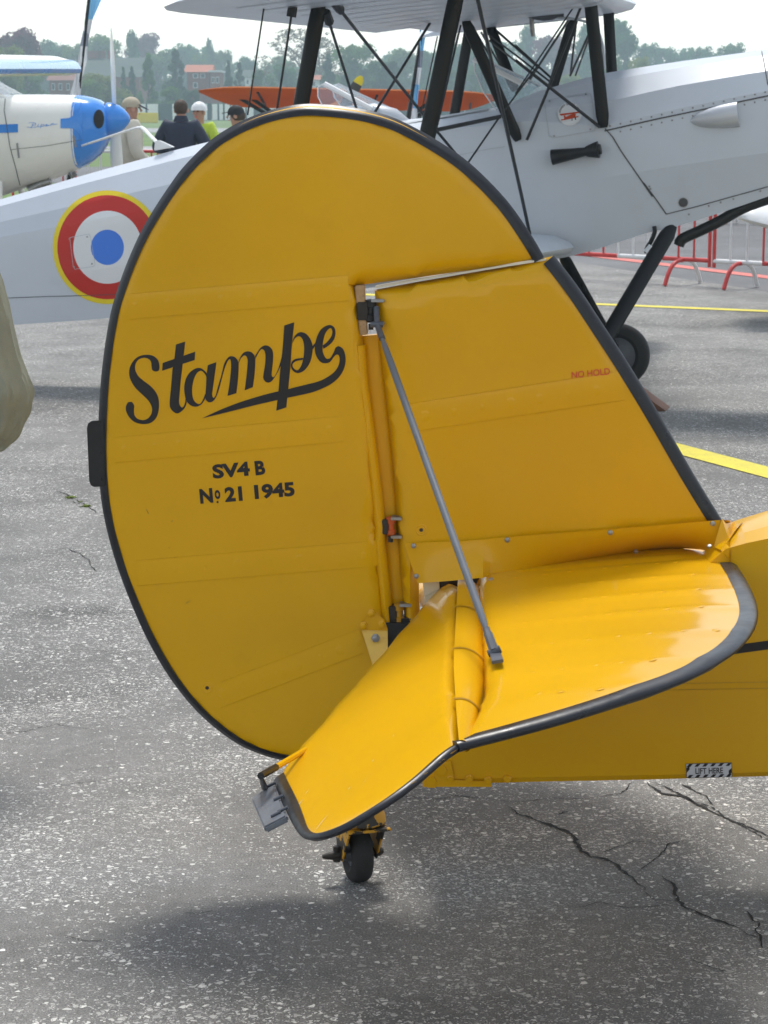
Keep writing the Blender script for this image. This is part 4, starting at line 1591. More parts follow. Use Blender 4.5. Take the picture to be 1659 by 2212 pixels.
# small inspection plate under the roundel
pp = zl('D', [(503, 495), (640, 470), (652, 490), (684, 690), (672, 702), (540, 722), (528, 705)])
line_decal('inspection_plate_edge', gbvh, pp + [pp[0]], .45, MT['ribline'], gfus, .0056)
for u, v in ((628, 490), (502, 505), (662, 683), (535, 705)):
    disc_decal('plate_screw', gbvh, z('D', u, v), .2, 1.9, MT['steel'], gfus, .0062, n=10, k=2)
line_decal('belly_seam', gbvh, zl('D', [(0, 930), (300, 918), (600, 910), (830, 902)]), .7, MT['seamdark'], gfus, .0045)
line_decal('side_seam', gbvh, zl('B', [(1135, 930), (1250, 910), (1400, 880), (1487, 868)]) + zl('B', [(1490, 862)]), .8, MT['ribline'], gfus, .003)
line_decal('coaming_bead', gbvh, zl('B', [(835, 745), (1000, 715), (1200, 682), (1395, 648)]), 2.0, MT['ribline'], gfus, .006)
# engine cowl panels
line_decal('cowl_hinge', gbvh, [(1306, 283), (1420, 257), (1540, 232), (1659, 207), (1740, 190)], 1.5, MT['seamdark'], gfus, .004)
line_decal('firewall_edge', gbvh, zl('C', [(590, 845), (640, 900), (700, 1000), (790, 1130), (900, 1290)]) + zl('E', [(780, 100), (870, 220), (940, 322)]), 1.3, MT['seamdark'], gfus, .004)
line_decal('cowl_lower_seam', gbvh, zl('E', [(940, 322), (1150, 270), (1400, 200), (1659, 128)]), 1.0, MT['seamdark'], gfus, .004)
line_decal('cowl_front_seam', gbvh, zl('C', [(1615, 325), (1635, 420), (1659, 560)]), 1.2, MT['seamdark'], gfus, .004)
line_decal('cowl_rear_seam', gbvh, zl('C', [(598, 470), (590, 560), (598, 700)]), .6, MT['ribline'], gfus, .004)
for i in range(16):
    t = i / 15
    for dy in (-9, 8):
        c = (1318 + 335 * t, 281 - 73 * t + dy)
        q = cast(gbvh, c, .0)
        if q is not None:
            mb = MB()
            mb.lathe(q, GS, [(-.002, .0055), (.003, .005), (.0045, .002)], 8)
            mb.build('rivet', MT['steel'], gfus)
for u, v in ((820, 127), (828, 145), (1100, 325), (1240, 265), (1325, 240), (1415, 215), (1605, 160)):
    q = cast(gbvh, z('E', u, v), 0)
    mb = MB()
    mb.lathe(q, GS, [(-.002, .006), (.003, .0055), (.0045, .002)], 8)
    mb.build('rivet', MT['steel'], gfus)
disc_decal('cowl_catch', gbvh, z('E', 1060, 240), .3, 9.5, MT['seamdark'], gfus, .004, n=20, k=3)
disc_decal('cowl_catch_rim', gbvh, z('E', 1060, 240), 9.3, 10.8, MT['steel'], gfus, .0046, n=24, k=2)
# access panel with a round sticker
ap = zl('C', [(192, 680), (200, 662), (470, 612), (495, 620), (505, 660), (525, 840), (520, 858), (250, 906), (222, 890)])
line_decal('access_panel_edge', gbvh, ap + [ap[0]], .8, MT['ribline'], gfus, .003)
for u, v in ((225, 668), (463, 622), (255, 893), (493, 850)):
    disc_decal('panel_screw', gbvh, z('C', u, v), .2, 2.1, MT['steel'], gfus, .004, n=10, k=2)
scn = z('C', 358, 750)
stk = disc_decal('sticker', gbvh, scn, .3, 26.0, MT['rwhite'], gfus, .0045, 1.0, .95, n=40, k=6)
mb = MB()
txt = 'Antwerp Stampe Centre'
for i, ch in enumerate(txt):
    if ch == ' ':
        continue
    t = math.radians(-172 + i * 164 / (len(txt) - 1))
    r = 20.0
    bl = (scn[0] + r * math.cos(t) + 1.35 * math.sin(t), scn[1] + .95 * r * math.sin(t) - 1.35 * math.cos(t))
    br = (scn[0] + r * math.cos(t) - 1.35 * math.sin(t), scn[1] + .95 * r * math.sin(t) + 1.35 * math.cos(t))
    text_on(mb, ch, bl, br, 4.2, lambda p: cast(gbvh, p, .0052), .01, up=(4.2 * math.cos(t), 4.2 * math.sin(t)))
mb.build('sticker_lettering', MT['seamdark'], stk, smooth=False, join=True)
MT['stickred'] = mat('sticker_red', (.55, .07, .02), .4)
decal('sticker_plane', gbvh, [zl('C', q) for q in ([(290, 752), (420, 735), (424, 744), (300, 764)], [(300, 788), (415, 764), (416, 772), (302, 796)], [(330, 772), (350, 762), (385, 748), (398, 752), (396, 768), (360, 778), (334, 784)], [(318, 764), (328, 762), (336, 784), (322, 786)])], MT['stickred'], stk, .0052)
decal('sticker_wheels', gbvh, [zl('C', [(370, 780), (376, 780), (376, 796), (370, 796)]), zl('C', [(390, 774), (398, 774), (400, 790), (393, 790)])], MT['seamdark'], stk, .0053)
# blister fairing
tipb, endb = cast(gbvh, z('C', 1150, 795), .0), cast(gbvh, z('C', 1465, 750), .0)
d_ = (endb - tipb)
Lb = d_.length
d_.normalize()
mb = MB()
rings = []
for t, r in ((0, .003), (.06, .020), (.2, .038), (.4, .052), (.65, .062), (.9, .066), (1, .066)):
    c = tipb + d_ * (Lb * t)
    upb = GS.cross(d_).normalized()
    rings.append([c + (upb * math.sin(q) + GS * math.cos(q) * .75) * r for q in np.linspace(-math.pi / 2, math.pi / 2, 13)])
mb.loft(rings, closed=False)
mb.add(rings[-1], [tuple(range(13))])
mb.build('blister_fairing', MT['silver_metal'], gbi, join=True)
# venturi horn
v0, v1 = cast(gbvh, z('C', 250, 1032), .05), cast(gbvh, z('C', 572, 978), .05)
dv = v1 - v0
lv = dv.length
mb = MB()
mb.lathe(v0, dv, [(0, .041), (lv * .02, .042), (lv * .35, .032), (lv * .68, .023), (lv * .72, .030), (lv * .80, .036), (lv * .95, .046), (lv * .955, .03), (lv, .026)], 22)
vent = mb.build('venturi', MT['black'], gbi)
mb = MB()
mb.tube([v0 + dv * .3, cast(gbvh, z('C', 350, 1010), -.02)], .012, 8)
mb.tube([v0 + dv * .75, cast(gbvh, z('C', 490, 1000), -.02)], .012, 8)
mb.build('venturi_bracket', MT['black'], vent)
# exhaust pipe
mb = MB()
ex = zl('E', [(1750, 195), (1659, 216), (1480, 282), (1320, 372), (1180, 440), (1060, 495), (1030, 530)])
mb.tube(catmull([GF.hit(p, .25) for p in ex], 4), .030, 14)
mb.tube([GF.hit(z('E', 1040, 515), .25), GF.hit(z('E', 1028, 545), .25)], [.030, .029], 14)
mb.build('exhaust_pipe', MT['black'], gbi)

# wings
TEr, CHr = GF.hl((812, 71), .5), GF.hl((1250, 6), .5)
phi = math.atan2(CHr[2] - TEr[2], CHr[0] - TEr[0])
TEt = GF.hl((392, 28), 3.45)
CH = 1.28
AF = [(0, .0), (.04, .012), (.15, .035), (.35, .070), (.6, .098), (.8, .092), (.92, .068), (.98, .036), (1.0, .010), (.98, -.012), (.9, -.022), (.7, -.018), (.4, -.006), (.15, -.002)]


def wring(a, s, zz, ch, ph, th=1.0, mid=0.0):
    return [GF.pt(a + (x + mid) * 1 * ch * math.cos(ph) - y * ch * th * math.sin(ph), s, zz + (x + mid) * ch * math.sin(ph) + y * ch * th * math.cos(ph)) for x, y in AF]


def wing(name, r_, t_, sroot, stip, tipl, ch, ph, m, side=1, center=False):
    mb = MB()
    rings = []
    ss = list(np.linspace(sroot, stip, 8))
    for s in ss:
        k = (s - r_[1]) / (t_[1] - r_[1])
        rings.append((r_[0] + (t_[0] - r_[0]) * k, s, r_[2] + (t_[2] - r_[2]) * k, ch, 1))
    for f, c_ in ((.35, .975), (.62, .90), (.82, .76), (.94, .55), (.99, .34), (1.0, .2)):
        s = stip + tipl * f
        k = (s - r_[1]) / (t_[1] - r_[1])
        a = r_[0] + (t_[0] - r_[0]) * k
        q = r_[2] + (t_[2] - r_[2]) * k
        off = (1 - c_) * .55 * ch
        rings.append((a + off * math.cos(ph), s, q + off * math.sin(ph), ch * c_, c_))
    R = [wring(a, s * side, q, c_, ph, max(.4, th)) for a, s, q, c_, th in rings]
    mb.loft(R)
    return mb.build(name, m, gbi, angle=50), rings


uw, ur = wing('upper_wing', TEr, TEt, .5, 3.45, .62, CH, phi, MT['silver'], 1)
TEf = GF.hl((912, 60), -3.45)
uwf, _ = wing('upper_wing', TEr, (TEf[0], 3.45, TEf[2]), .5, 3.45, .55, CH, phi, MT['silver'], -1)
print('WING', TEr, TEt, TEf, phi)
mb = MB()
mb.loft([wring(TEr[0] + .18 * math.cos(phi), s, TEr[2] + .18 * math.sin(phi), CH - .18, phi) for s in (-.497, -.2, .2, .497)])
cs = mb.build('centre_section', MT['silver'], gbi, angle=50)
for i in range(10):
    s = .62 + i * .30
    k = (s - TEr[1]) / (TEt[1] - TEr[1])
    a, q = TEr[0] + (TEt[0] - TEr[0]) * k, TEr[2] + (TEt[2] - TEr[2]) * k
    mb = MB()
    lo = [AF[0]] + AF[:7:-1]
    P1, P2 = [], []
    for x, y in lo[1:]:
        c = GF.pt(a + x * CH * math.cos(phi) - y * CH * math.sin(phi), s, q + x * CH * math.sin(phi) + y * CH * math.cos(phi) - .0035)
        P1.append(c - GS * .012)
        P2.append(c + GS * .012)
    mb.loft([P1, P2], closed=False)
    mb.build('rib_tape', MT['ribline'], uw)
# aileron gap and a small fairing on the underside
for (pa, pb, w_) in ((z('B', 130, 40), z('B', 640, 68), .008),):
    def under(p, s):
        return GF.hit(p, s)
LEl = GF.hl(z('E', 285, 575), .40)
lw_r = (LEl[0] - CH * math.cos(phi * .9), .40, LEl[2] - CH * math.sin(phi * .9))
lw_t = (lw_r[0] - .03, 3.45, lw_r[2] + .10)
lw, _ = wing('lower_wing', lw_r, lw_t, .37, 3.35, .6, CH, phi * .9, MT['silver'], 1)
lwf, _ = wing('lower_wing', lw_r, lw_t, .37, 3.35, .6, CH, phi * .9, MT['silver'], -1)


def upz(a, s):
    """underside height of the upper wing"""
    k = (abs(s) - TEr[1]) / (TEt[1] - TEr[1])
    aa_, qq = TEr[0] + (TEt[0] - TEr[0]) * k, TEr[2] + (TEt[2] - TEr[2]) * k
    return qq + (a - aa_) * math.tan(phi)


def strut_px(name, p, q, s0, s1, r, ext0=None, ext1=None, m=None, flat=.42, parent=None):
    a, b = GF.hit(p, s0), GF.hit(q, s1)
    d = b - a
    if ext0:
        a = a - d * ext0
    if ext1:
        b = b + d * ext1
    mb = MB()
    mb.tube([a, a + (b - a) * .02, a + (b - a) * .08, a + (b - a) * .92, a + (b - a) * .98, b], [r * .55, r * .75, r, r, r * .75, r * .55], 14, squash=(GA, flat))
    return mb.build(name, m or MT['strut'], parent or gbi)


# interplane struts, near side: from the lower to the upper wing
for pa, pb in (((691, 0), (650, 227)), ((984, 0), (918.6, 311))):
    A0, B0 = GF.hl(pa, 2.75), GF.hl(pb, 2.75)
    dz = (B0[0] - A0[0]) / (B0[2] - A0[2])
    zt = upz(A0[0], 2.75) + .03
    k = (2.75 - lw_r[1]) / (lw_t[1] - lw_r[1])
    zb = lw_r[2] + (lw_t[2] - lw_r[2]) * k + .12
    P0, P1 = GF.pt(A0[0] + (zt - A0[2]) * dz, 2.75, zt), GF.pt(A0[0] + (zb - A0[2]) * dz, 2.75, zb)
    for sd in (1,):
        mb = MB()
        f = lambda P: GF.pt(GF.loc(P)[0], GF.loc(P)[1] * sd, GF.loc(P)[2])
        q0, q1 = f(P0), f(P1)
        mb.tube([q0, q0 + (q1 - q0) * .03, q0 + (q1 - q0) * .1, q0 + (q1 - q0) * .9, q0 + (q1 - q0) * .97, q1], [.024, .033, .036, .036, .033, .024], 14, squash=(GA, .42))
        mb.build('interplane_strut', MT['strut'], gbi)
# interplane struts, far side
for pa, pb, e0, e1 in (((1246, 16), (1200, 168), .25, 1.6), ((1007, 102), (983, 240), .45, 1.6)):
    strut_px('interplane_strut', pa, pb, -2.75, -2.75, .036, ext0=e0, ext1=e1)
# cabane struts
strut_px('cabane_strut', (1273, -20), (1304, 276), .42, wg(.5) + .02, .035, ext0=.08)
strut_px('cabane_strut', (1312, -20), (1321, 150), -.42, -.36, .031, ext0=.08, ext1=.3)
strut_px('cabane_strut', (1004, 42), (1120, 304), .45, .38, .032)
strut_px('cabane_strut', (1056, 50), (1100, 162), -.42, -.36, .029, ext1=.3)


def wire(name, p, q, s0, s1, r=.008, e0=0, e1=0, m=None):
    a, b = GF.hit(p, s0), GF.hit(q, s1)
    d = b - a
    a, b = a - d * e0, b + d * e1
    mb = MB()
    mb.tube([a, b], r, 6)
    return mb.build(name, m or MT['wire'], gbi)


W = [(z('B', 66, 50), z('B', -30, 680), 3.2, 3.2, .005), (z('B', 240, 20), z('B', 130, 740), 3.0, 3.0, .007),
     (z('B', 435, 75), z('B', 622, 668), 2.75, 1.9, .009), (z('B', 480, 12), z('B', 1010, 680), 2.75, 1.2, .011),
     (z('B', 1010, 680), z('B', 1400, 1150), 1.2, .45, .011), (z('B', 1135, -5), z('B', 703, 695), .45, 1.6, .010),
     (z('B', 1230, 150), z('B', 1085, 770), .45, 1.0, .007), (z('B', 1215, 200), z('B', 1060, 880), .45, 1.1, .007),
     (z('B', 1092, 215), z('B', 990, 700), -1.8, -1.9, .006), (z('B', 1330, -5), z('B', 1590, 1160), 2.7, .9, .013),
     (z('B', 1590, 1160), (1148, 522), .9, .40, .013),
     (z('B', 1460, 690), z('B', 1240, 1010), .6, .8, .008), (z('B', 1460, 690), z('B', 1680, 395), .6, .5, .007),
     (z('B', 1280, 120), z('B', 1400, 330), -.3, -.4, .009), (z('B', 1350, 190), z('B', 1470, 400), -.4, -.5, .009),
     (z('B', 1440, 180), z('B', 1690, 400), -.4, .0, .010), (z('B', 1390, 200), z('B', 1690, 430), -.3, .1, .008), (z('B', 1400, 240), z('B', 1690, 470), -.4, .3, .008),
     (z('C', 0, 395), z('C', 555, 835), .5, .40, .012), (z('C', 0, 300), z('C', 250, 525), -.3, -.2, .010), (z('C', 0, 360), z('C', 225, 535), -.2, -.1, .008),
     (z('C', 440, 20), z('C', 220, 575), .40, .40, .010), (z('C', 220, 575), z('C', 75, 920), .40, .40, .011),
     (z('C', 420, -10), z('C', 0, 615), .45, .40, .006), (z('C', 350, 130), z('C', 80, 545), -1.2, -.6, .010),
     (z('C', 575, 20), z('C', 360, 495), -1.0, -1.6, .010), (z('C', 480, 260), z('C', 395, 495), -1.2, -1.6, .008), (z('C', 405, 100), z('C', 362, 495), -2.5, -2.6, .010)]
for p, q, s0, s1, r in W:
    wire('flying_wire', p, q, s0, s1, r * .72)
wire('spreader_bar', z('B', 1078, 770), z('B', 1462, 690), 1.0, .6, .011)
# turnbuckle ends on the thicker wires
for p, q, s0, s1 in ((z('B', 478, 10), z('B', 520, 62), 2.75, 2.65), (z('B', 432, 70), z('B', 455, 135), 2.75, 2.7), (z('B', 238, 38), z('B', 228, 100), 3.0, 3.0), (z('B', 1128, 8), z('B', 1100, 50), .45, .5)):
    wire('turnbuckle', p, q, s0, s1, .021)
# fuel cock below the centre section with its pipe
c0 = GF.hit(z('C', 175, 100), .1)
mb = MB()
mb.lathe(c0 - GA * .08, GA, [(0, .012), (.03, .022), (.09, .032), (.14, .026), (.17, .012), (.2, .010)], 14)
fc = mb.build('fuel_cock', MT['greydark'], gbi)
mb = MB()
mb.tube([GF.hit(z('C', 105, 110), .1), GF.hit(z('C', 112, 200), .1), GF.hit(z('C', 116, 240), .1)], [.012, .014, .010], 10)
mb.build('drain_tube', MT['steel'], fc)
mb = MB()
mb.tube(catmull([GF.hit(p, .1) for p in zl('C', [(235, 115), (330, 118), (400, 128), (480, 150), (540, 200), (570, 280), (580, 340), (585, 455)])], 4), .007, 8)
mb.build('fuel_pipe', MT['ribline'], fc)


# windscreens: two side panes, a front pane and a pale frame
def windscreen(side, front_top, front_bot, sw):
    ws = None
    for sg in (1, -1):
        pts = [GF.loc(GF.hit(p, sw)) for p in side]
        mb = MB()
        n = len(pts)
        zmin = min(p[2] for p in pts)
        zmax = max(p[2] for p in pts)
        po = [GF.pt(a, sg * sw * (1 - .35 * (q - zmin) / (zmax - zmin)), q) for a, s, q in pts]
        mb.prism(po, GS * (.003 * sg))
        o = mb.build('side_pane', MT['perspex'], ws or gbi, smooth=False)
        if ws is None:
            o.name = 'windscreen'
            ws = o
        mb = MB()
        mb.tube(po[:-1], .004, 6)
        mb.build('pane_edge', MT['rwhite'], ws)
    ft, fb = GF.loc(GF.hit(front_top, sw)), GF.loc(GF.hit(front_bot, sw))
    mb = MB()
    mb.prism([GF.pt(ft[0], sw * .65, ft[2]), GF.pt(ft[0], -sw * .65, ft[2]), GF.pt(fb[0], -sw, fb[2]), GF.pt(fb[0], sw, fb[2])], GA * .004)
    mb.build('front_pane', MT['perspex'], ws, smooth=False)
    for sg in (1, -1):
        mb = MB()
        mb.tube([GF.pt(ft[0], sg * sw * .65, ft[2]), GF.pt(fb[0], sg * sw, fb[2])], .016 if sg > 0 else .01, 6, squash=(GA, .5))
        mb.build('frame', MT['rwhite'], ws)


windscreen(zl('B', [(1290, 348), (1300, 420), (1355, 540), (1440, 655), (1610, 505)]), z('B', 1290, 348), z('B', 1615, 505), .22)
windscreen(zl('B', [(400, 494), (366, 515), (372, 570), (420, 650), (640, 690), (700, 645)]), z('B', 400, 494), z('B', 705, 645), .22)
# headrest behind the rear cockpit
mb = MB()
hc0 = GF.hl(z('B', 790, 690), 0)
hr = []
for t, r in ((0, .005), (.04, .05), (.12, .09), (.25, .11), (.4, .10), (.7, .06), (1.1, .01)):
    hr.append([GF.pt(hc0[0] + .18 - t, r * .8 * math.sin(q), hc0[2] - .10 + r * 1.6 * math.cos(q)) for q in np.linspace(-math.pi / 2, math.pi / 2, 11)])
mb.loft(hr, closed=False)
mb.build('headrest', MT['silver'], gbi)
# landing gear
ax_f = GF.loc(GF.hit((1335, 768), -.75))
ax_n = GF.pt(ax_f[0], .75, ax_f[2])
for sd in (1, -1):
    mir = lambda P: GF.pt(GF.loc(P)[0], GF.loc(P)[1] * sd, GF.loc(P)[2])
    top1 = GF.hit(z('E', 985, 405), .30)
    top2 = GF.loc(GF.hit((1214, 548), -.28))
    top2 = GF.pt(top2[0], .28, top2[2])
    for tp_, r in ((top1, .044), (top2, .036)) if sd > 0 else ((top2, .036),):
        mb = MB()
        a, b = mir(tp_), mir(ax_n)
        mb.tube([a, a + (b - a) * .06, a + (b - a) * .9, b], [r * .6, r, r, r * .7], 14, squash=(GA, .55))
        leg = mb.build('undercarriage_leg', MT['strut'], gbi)
    wq = mir(GF.pt(GF.loc(ax_n)[0], .75, .19))
    mb = MB()
    prof = [(-.03, .10)] + [(t * .052, .19 - .062 + .062 * (1 - abs(t) ** 2.4) ** (1 / 2.4)) for t in np.linspace(-1, 1, 15)] + [(.03, .10)]
    mb.lathe(wq, GS, prof, 44, caps=False)
    tyre = mb.build('main_wheel', MT['rubber'], gbi)
    mb = MB()
    mb.lathe(wq, GS, [(-.045, .02), (-.035, .115), (.035, .115), (.05, .05), (.07, .03), (.075, .005)], 26)
    mb.build('hub_cap', MT['greydark'], tyre)
mb = MB()
mb.tube([GF.pt(GF.loc(ax_n)[0], -.72, .19), GF.pt(GF.loc(ax_n)[0], .72, .19)], .022, 10)
mb.build('axle', MT['strut'], gbi)
# brake hose and fittings at the leg top
mb = MB()
mb.tube(catmull([GF.hit(p, .34) for p in zl('E', [(855, 408), (858, 450), (835, 510), (805, 560), (800, 600)])], 4), .012, 8)
mb.build('brake_hose', MT['strut'], gbi)
mb = MB()
a, b = GF.hit(z('E', 808, 605), .37), GF.hit(z('E', 848, 560), .36)
mb.tube([a, b], .030, 6, squash=(GA, .6))
mb.build('leg_placard', MT['rwhite'], gbi)
# tail surfaces of the grey biplane, outside the picture on the left
te = GF.pt(-5.5, 0, lerp_line(L_crest, -5.5))
mb = MB()
tailp = [(-5.0, .55), (-5.4, 1.1), (-5.75, 1.3), (-6.15, 1.15), (-6.3, .8), (-6.1, .45), (-5.55, .38)]
mb.prism([GF.pt(a, .012, q) for a, q in tailp], GS * -.024)
mb.build('rudder', MT['silver'], gbi, bevel=.006)
mb = MB()
mb.prism([GF.pt(a, s, .62 + (a + 5.2) * .15) for a, s in ((-5.0, 0), (-5.1, .9), (-5.4, 1.25), (-5.9, 1.2), (-6.0, 0), (-5.9, -1.2), (-5.4, -1.25), (-5.1, -.9))], ZUP * .03)
mb.build('tailplane', MT['silver'], gbi, bevel=.008)
mb = MB()
mb.lathe(GF.pt(-5.45, -.03, .09), GS, [(0, .05), (.01, .09), (.05, .09), (.06, .05)], 20)
mb.tube([GF.pt(-5.45, 0, .09), GF.pt(-5.35, 0, .45)], .02, 8)
mb.build('tail_wheel', MT['rubber'], gbi)
# chock at the near wheel
ck = ground(z('E', 880, 1700))
mb = MB()
mb.prism([ck + GA * x + GS * .10 + ZUP * q for x, q in ((.06, 0), (-.22, 0), (-.20, .05), (-.13, .13), (.03, .02))], GS * -.2)
MT['chock'] = mat('brown_chock_wood', (.16, .075, .045), .7, var=.3, scale=14)
tag(mb.build('wheel_chock', MT['chock'], None, bevel=.006), 'small brown wooden wedge chock on the ground by the grey biplane wheel', 'chock')
# ------------------------------------------------------------------ the white and blue high-wing aeroplane on the left
MT['pwhite'] = mat('cream_white_paint', (0.84, 0.83, 0.78), 0.28, coat=0.4, var=0.04, scale=1.2, dirt=0.06, dirtcol=(.3, .24, .12))
MT['pblue'] = mat('bright_blue_paint', (0.045, 0.26, 0.76), 0.22, coat=0.5, var=0.06, scale=2)
MT['plight'] = mat('pale_blue_paint', (0.34, 0.55, 0.75), 0.25, coat=0.5, var=0.05)
MT['dark'] = mat('dark_opening', (0.006, 0.006, 0.007), 0.6)
tipP = at_y((283, 258), 24.0)
PF = Fr((tipP.x, tipP.y, 0), math.radians(5))
pip = thing('high_wing_aeroplane', 'white high-wing aeroplane with blue nose bowl and spinner, parked at the left', 'aeroplane', PF.O)


def pz(y, d=24.0):
    return at_y((200, y), d).z


prof = [(-260, 214, 404), (-180, 200, 426), (-80, 202, 430), (0, 204, 424), (43, 204, 409), (100, 204, 392), (150, 205, 375), (176, 206, 362)]
prof2 = [(172, 205, 364), (185, 207, 358), (200, 210, 347), (215, 215, 333), (228, 224, 314), (234, 233, 300), (236, 240, 292)]


def pring(x, yt, yb, w, n=28, e=2.6):
    zt, zb = PF.hl((x, yt), 0)[2], PF.hl((x, yb), 0)[2]
    a = PF.hl((x, (yt + yb) / 2), 0)[0]
    out = []
    for k in range(n):
        t = 2 * math.pi * k / n
        c, s = math.cos(t), math.sin(t)
        out.append(PF.pt(a, w * math.copysign(abs(c) ** (2 / e), c), (zt + zb) / 2 + (zt - zb) / 2 * math.copysign(abs(s) ** (2 / e), s)))
    return out


ww_ = lambda x: float(np.interp(x, [-260, 100, 176, 215, 236], [.44, .44, .42, .34, .22]))
mb = MB()
tail = [[PF.pt(-6.4 + 0.0, .03 * math.cos(t), .95 + .12 * math.sin(t)) for t in np.linspace(0, 2 * math.pi, 29)[:-1]], [PF.pt(-4.6, .22 * math.cos(t), 1.15 + .30 * math.sin(t)) for t in np.linspace(0, 2 * math.pi, 29)[:-1]]]
mb.loft(tail + [pring(*p, ww_(p[0])) for p in prof])
pfus = mb.build('fuselage', MT['pwhite'], pip, angle=35)
mb2 = MB()
mb2.loft([pring(*p, ww_(p[0]) + .002) for p in prof2])
pnose = mb2.build('nose_bowl', MT['pblue'], pip, angle=50)
pb = BVHTree.FromPolygons(mb.v + mb2.v, mb.f + [tuple(i + len(mb.v) for i in f) for f in mb2.f])
a0 = PF.hl((234, 258), 0)[0]
mb = MB()
mb.lathe(PF.pt(a0 - .02, 0, PF.hl((240, 257), 0)[2]), PF.A, [(0, .165), (.02, .175), (.08, .165), (.14, .142), (.19, .105), (.23, .06), (.252, .025), (.258, .004)], 30)
pspin = mb.build('spinner', MT['pblue'], pip)
mb = MB()
mb.lathe(PF.pt(a0 - .035, 0, PF.hl((240, 257), 0)[2]), PF.A, [(0, .168), (.012, .168)], 30)
mb.build('spinner_gap', MT['dark'], pspin)
# stripes and script
fl = [(131, 257, 277), (142, 256, 277), (150, 255, 277), (157, 251, 278), (163, 246, 281), (168, 240, 286), (172, 232, 296), (175, 222, 312), (177, 212, 330)]
decal('nose_flash', pb, [[(x0, a0_ + (b0_ - a0_) * k / 4), (x1, a1_ + (b1_ - a1_) * k / 4), (x1, a1_ + (b1_ - a1_) * (k + 1) / 4), (x0, a0_ + (b0_ - a0_) * (k + 1) / 4)] for (x0, a0_, b0_), (x1, a1_, b1_) in zip(fl, fl[1:]) for k in range(4)], MT['pblue'], pfus, .009)
decal('side_stripe', pb, [[(x0, 270 + (40 - x0) * .03 - 2), (x0 + 13, 270 + (27 - x0) * .03 - 2), (x0 + 13, 286 + (27 - x0) * .03), (x0, 286 + (40 - x0) * .03)] for x0 in range(-104, 39, 13)], MT['pblue'], pfus, .006)
for pts, hw in ((zl('R', [(320, 1240), (420, 1238), (560, 1218), (680, 1200)]), .55), (zl('R', [(370, 1250), (385, 1215), (392, 1195)]), .7),
                (zl('R', [(340, 1190), (380, 1185), (420, 1190), (425, 1210), (380, 1218)]), .55), (zl('R', [(455, 1205), (448, 1232)]), .7), (zl('R', [(490, 1205), (478, 1250)]), .7),
                (zl('R', [(490, 1208), (520, 1205), (520, 1225), (490, 1230)]), .55), (zl('R', [(540, 1220), (565, 1205), (545, 1203), (540, 1225), (575, 1222)]), .5), (zl('R', [(600, 1222), (607, 1198), (640, 1195)]), .6)):
    line_decal('piper_script', pb, pts, hw * .8, MT['pblue'], pfus, .006, n=3)
ia = zl('A', [(602, 730), (612, 714), (640, 711), (664, 718), (672, 745), (674, 810), (662, 832), (640, 834), (614, 820), (604, 790)])
disc_decal('air_intake', pb, z('A', 638, 772), .02, 1.0, MT['dark'], pnose, .008, 11.5, 20.0, n=28, k=5)
line_decal('cowl_seam', pb, zl('A', [(35, 640), (28, 720), (45, 820), (65, 950), (95, 1060), (130, 1200)]), .8, MT['seamdark'], pfus, .006)
line_decal('cowl_split', pb, zl('A', [(70, 970), (300, 945), (535, 905)]), .5, MT['seamdark'], pfus, .006)
for q in ([(105, 928), (118, 926), (130, 1020), (118, 1024)], [(470, 880), (482, 878), (496, 950), (484, 956)]):
    decal('cowl_latch', pb, [zl('A', q)], MT['steel'], pfus, .01)
# propeller
hubz = PF.hl((240, 257), 0)[2]
for name, tipx, tipy, ch, tw in (('propeller_blade', 239.5, 34, .12, .75), ('propeller_blade', 258, 480, .15, 1.6)):
    tipq = PF.hl((tipx, tipy), 0)
    d = 1 if tipy < 200 else -1
    mb = MB()
    rings = []
    for k in range(9):
        t = k / 8
        r = .04 + (.95 - .04) * t
        c = ch * (.55 + .9 * t * (1 - t) * 1.8) * (1 if t < .9 else .55)
        ang = tw * (1 - .35 * t)
        cen = PF.pt(a0 + .07, 0, hubz) + (PF.A * ((tipq[0] - a0 - .07) * t)) + ZUP * (d * r)
        u = PF.A * math.sin(ang) + PF.S * math.cos(ang)
        v = PF.A * math.cos(ang) - PF.S * math.sin(ang)
        rings.append([cen + u * (c / 2 * math.cos(q)) + v * (c * .09 * math.sin(q)) for q in np.linspace(0, 2 * math.pi, 13)[:-1]])
    mb.loft(rings)
    mb.build(name, MT['pwhite'], pip)
# wing, strut and windscreen
pw = 2.00
mb = MB()
mbB, mbU = MB(), MB()
WS = [(-5.35, .00), (-5.2, .72), (-4.9, .95), (-4.5, 1.0), (-2.5, 1.0), (0, 1.0), (2.5, 1.0), (4.6, 1.0), (5.2, .72)]
WA = [(0, .02), (.02, .062), (.08, .105), (.2, .14), (.4, .14), (.7, .08), (1.0, .0), (.7, -.02), (.3, -.03), (.08, -.035), (.02, -.015)]
aw = -1.62


def prw(s, k, sec):
    zz = pw + abs(s) * .016
    return [PF.pt(aw - (x * 1.55 * k + (1 - k) * .35), s, zz + y * 1.4 * (.4 + .6 * k)) for x, y in sec]


